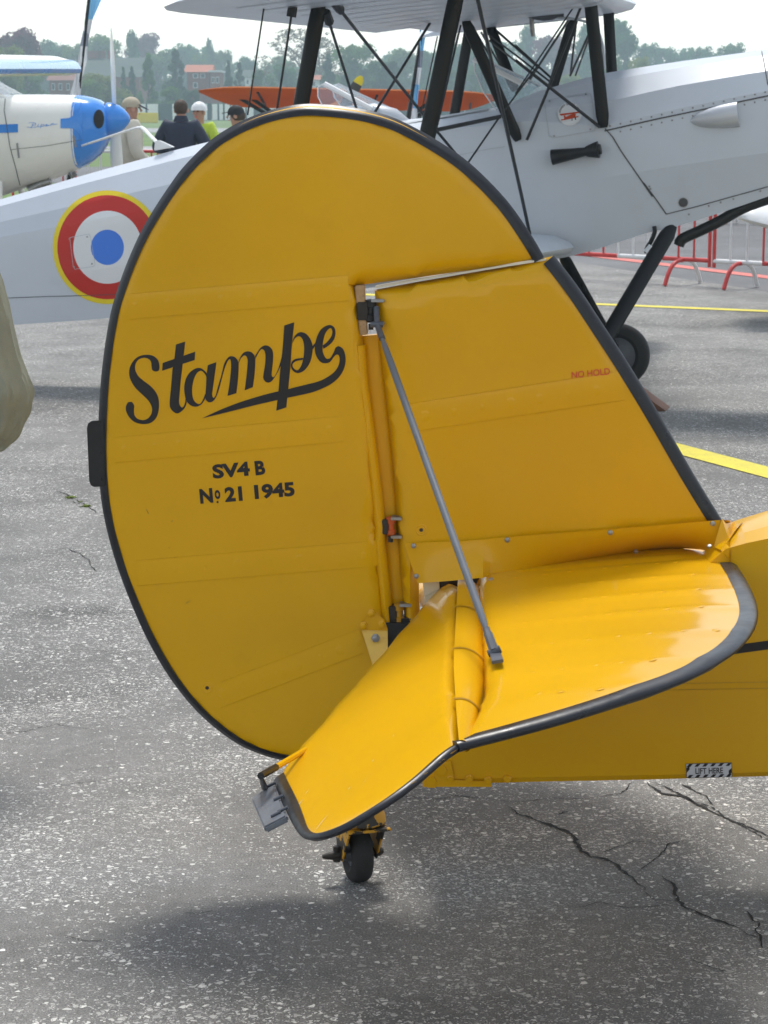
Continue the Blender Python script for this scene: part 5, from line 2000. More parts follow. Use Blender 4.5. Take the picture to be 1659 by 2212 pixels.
mb.loft([prw(s, max(k, .05), WA) for s, k in WS])
pwing = mb.build('wing', MT['pwhite'], pip, angle=50)
mb = MB()
mb.loft([[PF.pt(aw - x * 1.55 + .004, s, pw + abs(s) * .016 + y * 1.4 + .003) for x, y in ((.075, .103), (.035, .080), (.012, .050), (0.0, .022))] for s, k in WS[2:7]], closed=False)
mb.build('wing_stripe', MT['plight'], pwing)
mb = MB()
mb.loft([[PF.pt(aw - x * 1.55 + .006, s, pw + abs(s) * .016 + y * 1.4) for x, y in ((.0, .022), (.006, .0), (.02, -.015))] for s, k in WS[2:7]], closed=False)
mb.build('wing_edge_stripe', MT['pblue'], pwing)
for sd in (-1, 1):
    mb = MB()
    mb.tube([PF.pt(aw - .42, sd * 2.3, pw + .01), PF.pt(aw - .55, sd * .40, .92)], .055, 10, squash=(PF.A, .45))
    mb.build('wing_strut', MT['pwhite'], pip)
    mb = MB()
    mb.tube([PF.pt(-1.35, sd * .35, .85), PF.pt(-1.25, sd * .85, .28)], .03, 8)
    mb.build('undercarriage_leg', MT['pwhite'], pip)
    mb = MB()
    mb.lathe(PF.pt(-1.25, sd * .85 - .07, .26), PF.S, [(0, .13), (.01, .22), (.04, .26), (.10, .26), (.13, .22), (.14, .13)], 26)
    mb.build('wheel', MT['rubber'], pip)
mb = MB()
mb.lathe(PF.pt(-6.3, -.03, .10), PF.S, [(0, .05), (.01, .1), (.05, .1), (.06, .05)], 20)
mb.tube([PF.pt(-6.3, 0, .1), PF.pt(-6.15, 0, .95)], .02, 8)
mb.build('tail_wheel', MT['rubber'], pip)
mb = MB()
mb.prism([PF.pt(a, .02, q) for a, q in ((-5.5, 1.1), (-6.0, 1.9), (-6.6, 2.0), (-6.8, 1.0), (-6.3, .9))], PF.S * -.04)
mb.prism([PF.pt(a, s, 1.1) for a, s in ((-5.6, 0), (-5.8, 1.4), (-6.6, 1.4), (-6.6, -1.4), (-5.8, -1.4))], ZUP * .03)
mb.build('tail_surfaces', MT['pwhite'], pip, bevel=.01)
wb = PF.hl((37, 203), 0)
mb = MB()
mb.loft([[PF.pt(wb[0], s, wb[2] - .04 * (abs(s) > .3)) for s in (-.42, -.25, 0, .25, .42)], [PF.pt(aw - .05, s, pw) for s in (-.42, -.25, 0, .25, .42)]], closed=False)
mb.loft([[PF.pt(wb[0], .42, wb[2] - .04), PF.pt(aw - .05, .42, pw)], [PF.pt(-2.9, .44, wb[2] - .05), PF.pt(-2.9, .42, pw + .02)]], closed=False)
MT['pglass'] = glass_mat('cabin_glass', (.75, .8, .83), .45)
mb.build('windscreen', MT['pglass'], pip, smooth=False)
mb = MB()
mb.box(PF.pt(-2.9, 0, (wb[2] + pw) / 2 + .02), PF.A * .55, PF.S * .40, ZUP * ((pw - wb[2]) / 2))
mb.build('cabin', MT['pwhite'], pip, bevel=.05)
mb = MB()
mb.tube([PF.hit(z('A', 490, 1120), .1), PF.hit(z('A', 470, 1140), .1), PF.hit(z('A', 455, 1115), .1)], .03, 8)
mb.tube([PF.hit(z('A', 330, 1175), .15), PF.hit(z('A', 250, 1200), .15), PF.hit(z('A', 190, 1235), .15)], .05, 10)
mb.build('exhaust_stub', MT['steel'], pip)

# ------------------------------------------------------------------ white wing reaching in at the right edge
wl = thing('low_wing_aeroplane', 'white low wing of an aeroplane reaching in behind the grey nose at the right edge', 'aeroplane', at_y((1760, 480), 17.5) * Vector((1, 1, 0)) if False else (at_y((1760, 480), 17.5).x, 17.5, 0))
mb = MB()
L0, L1 = at_y(z('E', 1400, 330), 17.0), at_y(z('E', 2300, 560), 17.6)
AFw = [(0, 0), (.02, .03), (.1, .06), (.3, .08), (.6, .06), (1, 0), (.6, -.03), (.2, -.045), (.04, -.03)]
rings = []
for t, c in ((0, .25), (.03, .55), (.08, .8), (.15, .95), (.3, 1), (1, 1)):
    p = L0 + (L1 - L0) * t
    rings.append([p + Vector((.0, (x - .3) * 1.3 * c, .28 * (x * c) + y * 1.3 * c)) for x, y in AFw])
mb.loft(rings)
mb.build('wing', MT['white'], wl, angle=50)
mb = MB()
mb.loft([[Vector((L1.x + .35, 17.3 + a, L1.z + .25)) + Vector((.42 * math.cos(t) * k, 0, .42 * math.sin(t) * k)) for t in np.linspace(0, 6.283, 21)[:-1]] for a, k in ((-2.2, .3), (-1.9, .7), (-1.2, 1), (.8, 1), (3.5, .3))])
mb.build('fuselage', MT['white'], wl)
for sx in (-1.0, .9):
    mb = MB()
    mb.lathe(Vector((L1.x + .35 + sx, 17.1, .2)), (1, 0, 0), [(0, .1), (.01, .18), (.05, .2), (.1, .18), (.11, .1)], 22)
    mb.tube([Vector((L1.x + .4 + sx, 17.1, .2)), Vector((L1.x + .38 + sx * .9, 17.2, L1.z + .05))], .03, 8)
    mb.build('wheel', MT['rubber'], wl)

# ------------------------------------------------------------------ orange aeroplane beyond
def cloth_mat(name, col):
    m = mat(name, col, .8, var=.12, scale=2.5)
    nt = m.node_tree
    bs = nt.nodes['Principled BSDF']
    tr = nt.nodes.new('ShaderNodeBsdfTranslucent')
    tr.inputs[0].default_value = (*col, 1)
    mx = nt.nodes.new('ShaderNodeMixShader')
    mx.inputs[0].default_value = .5
    nt.links.new(bs.outputs[0], mx.inputs[1])
    nt.links.new(tr.outputs[0], mx.inputs[2])
    nt.links.new(mx.outputs[0], nt.nodes['Material Output'].inputs['Surface'])
    return m


MT['orange'] = cloth_mat('orange_fabric', (0.60, 0.20, 0.04))
OY = 36.0
oc = at_y((742, 236), OY)
ora = thing('orange_aeroplane', 'orange aeroplane with long orange wing and yellow tipped propeller, far behind the biplanes', 'aeroplane', (oc.x, OY, 0))
mb = MB()
xl, xr = at_y((435, 200), OY).x, at_y((1075, 210), OY).x
ztop = at_y((600, 188), OY).z
rings = []
n = 24
for k in range(n + 1):
    t = k / n
    x = xl + (xr - xl) * t
    e = min(1, max(.12, (1 - (1 - min(1, t / .16)) ** 2.4)), max(.15, (1 - (1 - min(1, (1 - t) / .16)) ** 2.4)))
    dip = -.09 * t
    rings.append([Vector((x, OY - .55 + q * 1.35 * e, ztop + dip - (1 - e) * .06 - q * .31 * e + h * e)) for q, h in ((0, .0), (.05, .035), (.2, .06), (.5, .05), (1, .0), (.6, -.035), (.2, -.05), (.04, -.035))])
mb.loft(rings)
mb.build('wing', MT['orange'], ora, angle=60)
mb = MB()
mb.loft([[Vector((oc.x + r * math.cos(t), OY + a, oc.z - .28 + r * 1.1 * math.sin(t))) for t in np.linspace(0, 6.283, 19)[:-1]] for a, r in ((-1.7, .12), (-1.55, .3), (-.9, .38), (.3, .4), (2.0, .25), (4.2, .06))])
mb.build('fuselage', MT['orange'], ora)
MT['propdark'] = mat('dark_propeller', (.06, .055, .05), .4)
pt0, pt1 = at_y(z('B', 560, 600), OY - 1.8), at_y(z('B', 645, 450), OY - 1.8)
dp = (pt1 - pt0).normalized()
hub = pt1 - dp * .95
for sg in (1, -1):
    mb = MB()
    mb.tube([hub, hub + dp * sg * .3, hub + dp * sg * .6, hub + dp * sg * .82], [.04, .075, .085, .075], 10, squash=(dp.cross(Vector((0, 1, 0))), .25))
    bl = mb.build('propeller_blade', MT['propdark'], ora)
    mb = MB()
    mb.tube([hub + dp * sg * .82, hub + dp * sg * .9, hub + dp * sg * .95], [.075, .06, .02], 10, squash=(dp.cross(Vector((0, 1, 0))), .25))
    mb.build('blade_tip', MT['ryellow'], bl)
for sx in (-1, 1):
    for xx in (1.55, 1.75):
        mb = MB()
        mb.tube([Vector((oc.x + sx * xx, OY + .1, ztop - .12)), Vector((oc.x + sx * .35, OY + .1, oc.z - .6))], .03, 8)
        mb.build('wing_strut', MT['strut'], ora)
    mb = MB()
    mb.tube([Vector((oc.x + sx * .3, OY - .5, oc.z - .55)), Vector((oc.x + sx * .8, OY - .5, .25))], .035, 8)
    mb.build('undercarriage_leg', MT['strut'], ora)
    mb = MB()
    mb.lathe(Vector((oc.x + sx * .8 - .05, OY - .5, .25)), (1, 0, 0), [(0, .12), (.01, .22), (.05, .25), (.09, .22), (.1, .12)], 22)
    mb.build('wheel', MT['rubber'], ora)
for px_ in (zl('B', [(30, 545), (75, 625)]), zl('B', [(735, 565), (700, 645)]), zl('B', [(1290, 545), (1285, 640)])):
    mb = MB()
    mb.tube([at_y(px_[0], OY - .45), at_y(px_[1], OY + .3)], .022, 6)
    mb.build('wing_bracket', MT['strut'], ora)

# ------------------------------------------------------------------ feather banners


MT['bwhite'] = cloth_mat('banner_white', (.80, .82, .86))
MT['bblue'] = cloth_mat('banner_blue', (.25, .56, .85))
MT['bdark'] = cloth_mat('banner_print', (.33, .36, .45))


def banner(label, Y, pole, left, right, prints):
    base = at_y(pole[0], Y)
    top = at_y(pole[1], Y)
    d = (top - base)
    foot = base - d * (base.z / d.z)
    tip = base + d * ((4.6 - base.z) / d.z)
    b = thing('feather_banner', label, 'banner', foot, group='feather banners on the airfield')
    mb = MB()
    mb.tube([foot, base, top, tip], [.03, .028, .022, .012], 8)
    mb.build('pole', MT['strut'], b)
    mb = MB()
    n = len(left)
    rows = []
    for k in range(n):
        l, r = at_y(left[k], Y), at_y(right[k], Y)
        rows.append([l + (r - l) * t + Vector((0, .12 * math.sin(t * 5 + k * 1.1), 0)) for t in np.linspace(0, 1, 7)])
    for k in range(n - 1):
        mb.loft([rows[k], rows[k + 1]], closed=False, mi=prints[k])
    mb.build('cloth', [MT['bwhite'], MT['bblue'], MT['bdark']], b, join=True)
    mb = MB()
    mb.lathe(foot, ZUP, [(0, .3), (.05, .3), (.07, .04), (.2, .035)], 16)
    mb.build('foot', MT['strut'], b)


banner('tall white and blue feather banner behind the blue nosed aeroplane', 31.0, (z('A', 507, 610), z('A', 575, 0)),
       zl('A', [(445, 660), (448, 605), (480, 500), (505, 400), (525, 300), (545, 200), (555, 120), (570, 0), (590, -150)]),
       zl('A', [(530, 660), (525, 605), (528, 500), (555, 400), (568, 300), (585, 235), (605, 130), (655, 0), (690, -150)]), [0, 0, 0, 0, 2, 0, 1, 1])
banner('tall pale feather banner between the struts of the grey biplane', 29.0, (z('B', 915, 720), z('B', 992, 240)),
       zl('B', [(930, 730), (945, 640), (960, 500), (975, 400), (988, 300), (985, 140), (990, 0), (1000, -100)]),
       zl('B', [(975, 730), (972, 640), (985, 500), (1000, 400), (1008, 300), (1032, 140), (1050, 0), (1060, -100)]), [0, 1, 0, 2, 1, 1, 1])

# ------------------------------------------------------------------ crowd barriers
MT['bred'] = mat('barrier_red', (.58, .055, .05), .4, var=.12, scale=6, dirt=.2, dirtcol=(.3, .2, .2))
MT['bwht'] = mat('barrier_white', (.74, .74, .74), .45, var=.08, scale=6, dirt=.2, dirtcol=(.4, .35, .3))


def make_barrier(length=2.05, h=1.05, z0=.24):
    b = thing('crowd_barrier', '', 'barrier')
    n = 4
    for zz in (z0, h):
        for k in range(n):
            mb = MB()
            x0, x1 = -length / 2 + length * k / n, -length / 2 + length * (k + 1) / n
            mb.tube([(x0, 0, zz), (x1, 0, zz)], .021, 10)
            mb.build('rail', MT['bred' if k % 2 else 'bwht'], b, local=True)
    for sx in (-1, 1):
        mb = MB()
        mb.tube([(sx * length / 2, 0, z0 - .06), (sx * length / 2, 0, h + .02)], .017, 10)
        mb.build('end_post', MT['bred'], b, local=True)
    nb = 12
    src = {}
    for k in range(1, nb):
        x = -length / 2 + length * k / nb
        c = 'bred' if (k * n // nb) % 2 else 'bwht'
        if c not in src:
            mb = MB()
            mb.tube([(0, 0, z0), (0, 0, h)], .0115, 6)
            src[c] = mb.build('bar', MT[c], b, local=True)
            o = src[c]
        else:
            o = src[c].copy()
            COL.objects.link(o)
        o.location.x = x
    for sx in (-1, 1):
        for i, c in ((0, 'bred'), (1, 'bwht')):
            mb = MB()
            arc = [(sx * length * .36, .30 * math.copysign(min(1, abs(q) ** .8), q), (z0 - .02) * (1 - abs(q) ** 2.6) + .012) for q in np.linspace(-1, 0, 7)]
            if i:
                arc = [(x, -y, zz) for x, y, zz in arc]
            mb.tube(arc, .02, 8)
            mb.build('foot', MT[c], b, local=True)
    return b


bar0 = make_barrier()
A1, B1 = ground((1222, 600)), ground((1530, 619))
dirb = (B1 - A1).normalized()
ang = math.atan2(dirb.y, dirb.x)
mid1 = B1 - dirb * 1.02
LB = ['red and white crowd barrier behind the grey biplane leg, left of the linked pair', 'red and white crowd barrier at the right edge, right of the linked pair',
      'red and white crowd barrier half hidden behind the yellow fin edge', 'red and white crowd barrier far back at the right edge before the grass',
      'red and white crowd barrier behind the blue nosed aeroplane, under its cowl', 'red and white crowd barrier beside the man in the beige jacket',
      'red and white crowd barrier far back at the right, partly under the white wing']
spots = [(mid1, ang), (mid1 + dirb * 2.12, ang + .03), (mid1 - dirb * 2.12, ang - .02), (ground((1690, 486)), ang * .6),
         (Vector((at_y((190, 340), 30).x, 30, 0)), -.05), (Vector((at_y((262, 340), 30.6).x + 1.0, 30.6, 0)), -.1), (ground((1560, 482)), ang * .6)]
for i, ((p, r), lab) in enumerate(zip(spots, LB)):
    o = bar0 if i == 0 else copy_tree(bar0)
    o.location = (p.x, p.y, 0)
    o.rotation_euler = (0, 0, r)
    o['label'] = lab
    o['group'] = 'red and white crowd barriers'
# ------------------------------------------------------------------ people
MT['skin'] = mat('skin', (.50, .27, .19), .5, var=.08, scale=12)
MT['hair'] = mat('brown_hair', (.07, .045, .03), .7, var=.3, scale=40)
MT['navy'] = mat('navy_jacket', (.022, .028, .055), .7, var=.2, scale=6, bump=.012, bscale=9)
MT['beige'] = mat('beige_jacket', (.60, .56, .47), .8, var=.08, scale=6, bump=.014, bscale=8)
MT['hivis'] = mat('yellow_vest', (.50, .64, .05), .7, var=.08)
MT['khaki'] = mat('khaki_cotton', (.265, .275, .215), .85, var=.10, scale=9, bump=.004, bscale=120)
MT['denim'] = mat('dark_trousers', (.04, .045, .06), .8, var=.2, scale=8)
MT['capblk'] = mat('black_cap', (.012, .012, .014), .7)
MT['capbeige'] = mat('beige_cap', (.46, .40, .30), .8)
MT['capnavy'] = mat('navy_cap_brim', (.03, .03, .09), .7)
MT['helmet'] = mat('white_helmet', (.8, .8, .8), .3, coat=.4)
MT['greycloth'] = mat('grey_collar', (.14, .14, .14), .8)


def skin_mesh(name, joints, edges, m, parent, root=0, sub=2, disp=0.0):
    me = bpy.data.meshes.new(name)
    me.from_pydata([tuple(j[:3]) for j in joints], edges, [])
    o = bpy.data.objects.new(name, me)
    COL.objects.link(o)
    sk = o.modifiers.new('skin', 'SKIN')
    sk.use_smooth_shade = True
    for i, v in enumerate(me.skin_vertices[0].data):
        r = joints[i][3]
        v.radius = (r, joints[i][4] if len(joints[i]) > 4 else r)
        v.use_root = (i == root)
    ss = o.modifiers.new('sub', 'SUBSURF')
    ss.levels = ss.render_levels = sub
    dg = bpy.context.evaluated_depsgraph_get()
    ev = o.evaluated_get(dg)
    m2 = bpy.data.meshes.new_from_object(ev)
    bpy.data.objects.remove(o)
    m2.name = name
    m2.materials.clear()
    m2.materials.append(m)
    m2.polygons.foreach_set('use_smooth', [True] * len(m2.polygons))
    o2 = bpy.data.objects.new(name, m2)
    COL.objects.link(o2)
    o2.parent = parent
    return o2


def person(label, loc, yaw, H, jacket, trousers, arms, head_yaw=0.0, vest=None, lean=(0, 0), jw=1.0):
    """stands at loc facing local +Y; arms: (left elbow, left hand, right elbow, right hand) in local units of height"""
    p = thing('person', label, 'person', loc, yaw)
    h = H
    lx, ly = lean
    pel = (lx * .2, ly * .2, .52 * h)
    che = (lx * .7, ly * .7, .72 * h)
    nec = (lx, ly, .83 * h)
    hed = (lx, ly + .015, .90 * h)
    crn = (lx, ly + .005, .955 * h)
    shL, shR = (lx - .105 * h, ly, .805 * h), (lx + .105 * h, ly, .805 * h)
    eL, hL, eR, hR = [tuple(c * h for c in a) for a in arms]
    J = [(*pel, .10, .085), (*che, .115, .085), (*nec, .052), (*hed, .072, .085), (*crn, .058, .07),
         (*shL, .052), (*eL, .042), (*hL, .030), (*shR, .052), (*eR, .042), (*hR, .030),
         (-.055 * h, ly * .1, .47 * h, .075), (-.06 * h, .01, .27 * h, .055), (-.065 * h, -.01, .05 * h, .038), (-.07 * h, .10, .022 * h, .035),
         (.055 * h, ly * .1, .47 * h, .075), (.06 * h, .01, .27 * h, .055), (.065 * h, -.01, .05 * h, .038), (.07 * h, .10, .022 * h, .035)]
    E = [(0, 1), (1, 2), (2, 3), (3, 4), (1, 5), (5, 6), (6, 7), (1, 8), (8, 9), (9, 10), (0, 11), (11, 12), (12, 13), (13, 14), (0, 15), (15, 16), (16, 17), (17, 18)]
    body = skin_mesh('body', J, E, MT['skin'], p)
    # five bent fingers on each hand
    for hp, ep, sg in ((hL, eL, -1), (hR, eR, 1)):
        d = (Vector(hp) - Vector(ep)).normalized()
        sd = d.cross(ZUP if abs(d.z) < .9 else Vector((0, 1, 0))).normalized()
        dn = sd.cross(d)
        mb = MB()
        for k, (o_, l_) in enumerate(((-.03, .07), (-.01, .085), (.01, .08), (.03, .06))):
            b = Vector(hp) + d * .03 + sd * o_
            mb.tube([b, b + d * l_ * .5, b + d * l_ * .8 - dn * .02, b + d * l_ * .85 - dn * .04], [.0095, .009, .008, .007], 7)
        b = Vector(hp) + sd * -.035
        mb.tube([b, b + d * .03 - sd * .02, b + d * .06 - sd * .02], [.011, .010, .008], 7)
        mb.build('fingers', MT['skin'], p, local=True)
    jr = 1.30 * jw
    Jj = [(pel[0], pel[1], .50 * h, .118 * jr, .098 * jr), (*che, .125 * jr, .098 * jr), (nec[0], nec[1], .805 * h, .078, .07),
          (shL[0], shL[1], shL[2], .068 * jr), (*eL, .055 * jr), (*(Vector(eL) + (Vector(hL) - Vector(eL)) * .85), .046),
          (shR[0], shR[1], shR[2], .068 * jr), (*eR, .055 * jr), (*(Vector(eR) + (Vector(hR) - Vector(eR)) * .85), .046)]
    jk = skin_mesh('jacket', Jj, [(0, 1), (1, 2), (1, 3), (3, 4), (4, 5), (1, 6), (6, 7), (7, 8)], jacket, p)
    skin_mesh('trousers', [(*pel, .112, .098), (-.055 * h, 0, .46 * h, .088), (-.06 * h, .01, .27 * h, .07), (-.065 * h, 0, .055 * h, .058), (.055 * h, 0, .46 * h, .088), (.06 * h, .01, .27 * h, .07), (.065 * h, 0, .055 * h, .058)],
              [(0, 1), (1, 2), (2, 3), (0, 4), (4, 5), (5, 6)], trousers, p)
    for sx in (-1, 1):
        mb = MB()
        mb.loft([[Vector((sx * .068 * h + w * math.cos(t), y, max(0.0, zc + hh * math.sin(t)))) for t in np.linspace(0, 6.283, 13)[:-1]] for y, w, zc, hh in ((-.09, .03, .03, .03), (-.06, .045, .045, .045), (.03, .05, .04, .04), (.14, .045, .03, .03), (.18, .02, .02, .02))])
        mb.build('shoe', MT['capblk'], p, local=True)
    if vest:
        skin_mesh('vest', [(pel[0], pel[1], .55 * h, .145 * jr, .125 * jr), (*che, .152 * jr, .128 * jr), (nec[0], nec[1], .80 * h, .125, .11)], [(0, 1), (1, 2)], vest, p)
    # face
    R = Matrix.Rotation(head_yaw, 3, 'Z')
    hc = Vector((hed[0], hed[1], .915 * h))

    def hp_(x, y, zz):
        return hc + R @ Vector((x, y, zz))
    mb = MB()
    mb.tube([hp_(0, .085, .02), hp_(0, .108, -.02), hp_(0, .095, -.03)], [.008, .014, .010], 8)
    mb.build('nose', MT['skin'], p, local=True)
    for sx in (-1, 1):
        mb = MB()
        mb.lathe(hp_(sx * .075, .0, -.005), R @ Vector((sx, -.3, 0)), [(0, .02), (.006, .030), (.014, .026), (.016, .012)], 12)
        mb.build('ear', MT['skin'], p, local=True)
        mb = MB()
        mb.lathe(hp_(sx * .030, .078, .02), R @ Vector((sx * .3, 1, 0)), [(0, .012), (.006, .010), (.008, .004)], 10)
        mb.build('eye', MT['capblk'], p, local=True)
    mb = MB()
    mb.tube([hp_(-.025, .083, -.055), hp_(0, .092, -.057), hp_(.025, .083, -.055)], .005, 6)
    mb.build('mouth', MT['bred'], p, local=True)
    return p, hp_, R


def dome(hp_, rx, ry, rz, oz, m, name, p, lo=-.1, oy=0.0, n=8):
    mb = MB()
    rings = []
    for k in range(n + 1):
        t = lo + (math.pi / 2 - .04 - lo) * k / n
        rings.append([hp_(rx * math.cos(t) * math.cos(q), oy + ry * math.cos(t) * math.sin(q), oz + rz * math.sin(t)) for q in np.linspace(0, 2 * math.pi, 23)[:-1]])
    mb.loft(rings)
    return mb.build(name, m, p, local=True)


hang = ((-.17, -.01, .63), (-.165, .06, .49), (.17, -.01, .63), (.165, .06, .49))
fold = ((-.19, .0, .64), (-.05, .13, .64), (.19, .0, .64), (.05, .13, .66))
# back-turned man in the navy jacket
q = at_y((391, 260), 28.0)
p1, hpf, R1 = person('man seen from behind in a navy jacket with short brown hair', (q.x, 28.0, 0), math.radians(-8), 1.74, MT['navy'], MT['denim'], fold, jw=1.22)
dome(hpf, .088, .105, .10, .035, MT['hair'], 'hair', p1, lo=-.9, oy=-.022)
mb = MB()
mb.lathe(hpf(0, -.01, -.14), ZUP, [(0, .10), (.06, .078), (.075, .072)], 20)
mb.build('collar', MT['navy'], p1, local=True)
# man in white helmet and yellow vest
q = at_y((432, 260), 30.5)
p2, hpf, R1 = person('person in a white helmet and bright yellow vest behind the navy jacket', (q.x, 30.5, 0), math.radians(150), 1.70, MT['hivis'], MT['denim'], hang)
dome(hpf, .105, .125, .12, .03, MT['helmet'], 'helmet', p2, lo=0)
# man in black cap
q = at_y((511, 262), 29.0)
p3, hpf, R1 = person('man in a black cap and yellow vest looking left, behind the grey fuselage', (q.x, 29.0, 0), math.radians(95), 1.66, MT['hivis'], MT['denim'], hang)
dome(hpf, .096, .112, .105, .035, MT['capblk'], 'cap', p3, lo=-.25, oy=-.01)
mb = MB()
mb.prism([hpf(x, y, .045 - (y - .09) * .2) for x, y in ((-.07, .09), (-.05, .15), (0, .175), (.05, .15), (.07, .09))], ZUP * .008)
mb.build('cap_brim', MT['capblk'], p3, local=True)
dome(hpf, .088, .100, .09, .0, MT['hair'], 'hair', p3, lo=-.7, oy=-.035)
# man in beige jacket and cap behind the spinner
q = at_y((283, 260), 26.0)
p4, hpf, R1 = person('man in a beige jacket and beige cap standing behind the blue spinner', (q.x, 26.0, 0), math.radians(-75), 1.76, MT['beige'], MT['denim'], ((-.16, .03, .63), (-.12, .16, .56), (.17, .0, .63), (.13, .13, .55)), jw=1.15)
dome(hpf, .096, .112, .105, .035, MT['capbeige'], 'cap', p4, lo=-.15, oy=-.01)
mb = MB()
mb.prism([hpf(x, y, .035 - (y - .09) * .5) for x, y in ((-.075, .07), (-.06, .15), (0, .19), (.06, .15), (.075, .07))], ZUP * .01)
mb.build('cap_brim', MT['capnavy'], p4, local=True)
# khaki sleeve at the left edge: a person standing just outside the picture, arm bent
EYd = 5.6
el = at_y((33, 868), EYd)
p5 = None
bx = el.x - .36
arms = None
Hh = 1.76
e_loc = (el.x - bx, .0, el.z)
p5, hpf, R1 = person('person in a khaki jacket at the left edge, only the bent elbow in view', (bx, EYd, 0), 0.0, Hh, MT['khaki'], MT['denim'],
                     ((-.17, -.02, .63), (-.12, .14, .60), ((e_loc[0] - .030) / Hh, -.02 / Hh, (e_loc[2] + .0) / Hh), (.06 / Hh, .26 / Hh, (e_loc[2] - .01) / Hh)), jw=.62)
dome(hpf, .088, .105, .10, .035, MT['hair'], 'hair', p5, lo=-.7, oy=-.02)
# the loose sleeve itself, with folds gathering in the crook of the elbow
sl = [(-120, 430), (-75, 560), (-42, 680), (-28, 780), (-14, 850), (-18, 905), (-45, 935), (-90, 950)]
sr = [62, 62, 64, 72, 80, 66, 52, 46]
cen = [at_y(p, EYd) for p in sl]
cen = catmull(cen, 12)
rr = [float(np.interp(i / (len(cen) - 1) * 7, range(8), sr)) / FPX * EYd for i in range(len(cen))]
mb = MB()
rings = []
for i, c in enumerate(cen):
    t = (cen[min(i + 1, len(cen) - 1)] - cen[max(0, i - 1)]).normalized()
    x = (Vector((0, -1, 0)) - t * (-t.y)).normalized()
    y = t.cross(x)
    f = i / (len(cen) - 1)
    ring = []
    for k in range(96):
        q = 2 * math.pi * k / 96
        w1 = math.sin(q * 5 + f * 5 + 1.2 * math.sin(f * 6))
        w2 = math.sin(q * 9 - f * 8 + 1.7)
        w3 = math.sin(q * 17 + f * 11)
        fold = .96 + .13 * (1 - abs(w1)) ** 2.5 * (.3 + f) + .10 * (1 - abs(w2)) ** 2 * f + .05 * (1 - abs(w3)) ** 2 * f + .045 * math.sin(f * 34 + 2.5 * math.cos(q)) * f ** 2
        ring.append(c + (x * math.cos(q) + y * math.sin(q)) * rr[i] * fold)
    rings.append(ring)
mb.loft(rings)
mb.build('sleeve', MT['khaki'], p5)

# ------------------------------------------------------------------ white cord from the grey fuselage towards the blue nose
c0 = GF.hit(z('S', 600, 690), 0.0)
mb = MB()
mb.tube(catmull([c0, GF.hit(z('S', 500, 590), -.3), GF.hit(z('S', 415, 503), -.6), GF.hit(z('S', 370, 497), -1.2), GF.hit(z('S', 250, 525), -4.0), PF.hit(z('A', 530, 945), .36)], 5), .011, 8)
cord = mb.build('white_cord', MT['white'], None)
tag(cord, 'thin white cord tied from the grey fuselage top towards the blue nosed aeroplane', 'cord')
mb = MB()
cb = GF.hl(z('S', 640, 715), 0)
mb.loft([[GF.pt(a, s, q) for a, s, q in ((cb[0] - .05, .02, cb[2] - .02), (cb[0] - .05, -.02, cb[2] - .02), (cb[0] + .07, -.02, cb[2] + .00), (cb[0] + .07, .02, cb[2] + .00))], [GF.pt(a, s, q) for a, s, q in ((cb[0] - .045, .01, cb[2] + .035), (cb[0] - .045, -.01, cb[2] + .035), (cb[0] - .02, -.01, cb[2] + .04), (cb[0] - .02, .01, cb[2] + .04))]])
mb.build('cord_fairing', MT['white'], gbi, bevel=.004)

# ------------------------------------------------------------------ far fence, houses, trees
def gy(Y, px):
    return at_y((px, 240), Y).x


FY = 250.0
MT['fgreen'] = mat('dark_green_screen', (.035, .075, .06), .8, var=.2, scale=.4)
MT['panelw'] = mat('white_panel', (.86, .86, .86), .7, var=.05)
fence = thing('screen_fence', 'long dark green screen fence with white boards along the far side of the airfield', 'fence', (gy(FY, 420), FY, 0))
for k in range(40):
    x0 = -75 + k * 4
    mb = MB()
    mb.box((x0 + 1.95, FY, .95), (1.95, 0, 0), (0, .04, 0), (0, 0, .93))
    mb.build('screen_panel', MT['fgreen'], fence)
for a, b in ((297, 315), (319, 342), (373, 386), (436, 448), (459, 470), (474, 482), (486, 497), (500, 512), (516, 530), (534, 548), (580, 600), (640, 650)):
    mb = MB()
    mb.box(((gy(FY, a) + gy(FY, b)) / 2, FY - .3, .95), ((gy(FY, b) - gy(FY, a)) / 2, 0, 0), (0, .03, 0), (0, 0, .88))
    mb.build('white_board', MT['panelw'], fence)
mb = MB()
xc = gy(215, 317)
mb.box((xc, 215, .5), (1.05, 0, 0), (0, .5, 0), (0, 0, .48))
tag(mb.build('yellow_box', MT['ryellow'], None, bevel=.06), 'small yellow box standing in the grass before the far fence', 'box')

MT['brick'] = mat('red_brick', (.22, .085, .06), .85, var=.2, scale=.8)
MT['tile'] = mat('orange_roof_tile', (.42, .14, .075), .8, var=.15, scale=.6)
MT['winw'] = mat('white_window', (.7, .72, .75), .4)
MT['winp'] = mat('window_pane', (.05, .06, .07), .1)
MT['greenroof'] = mat('dark_green_roof', (.055, .075, .06), .8, var=.15, scale=.2)


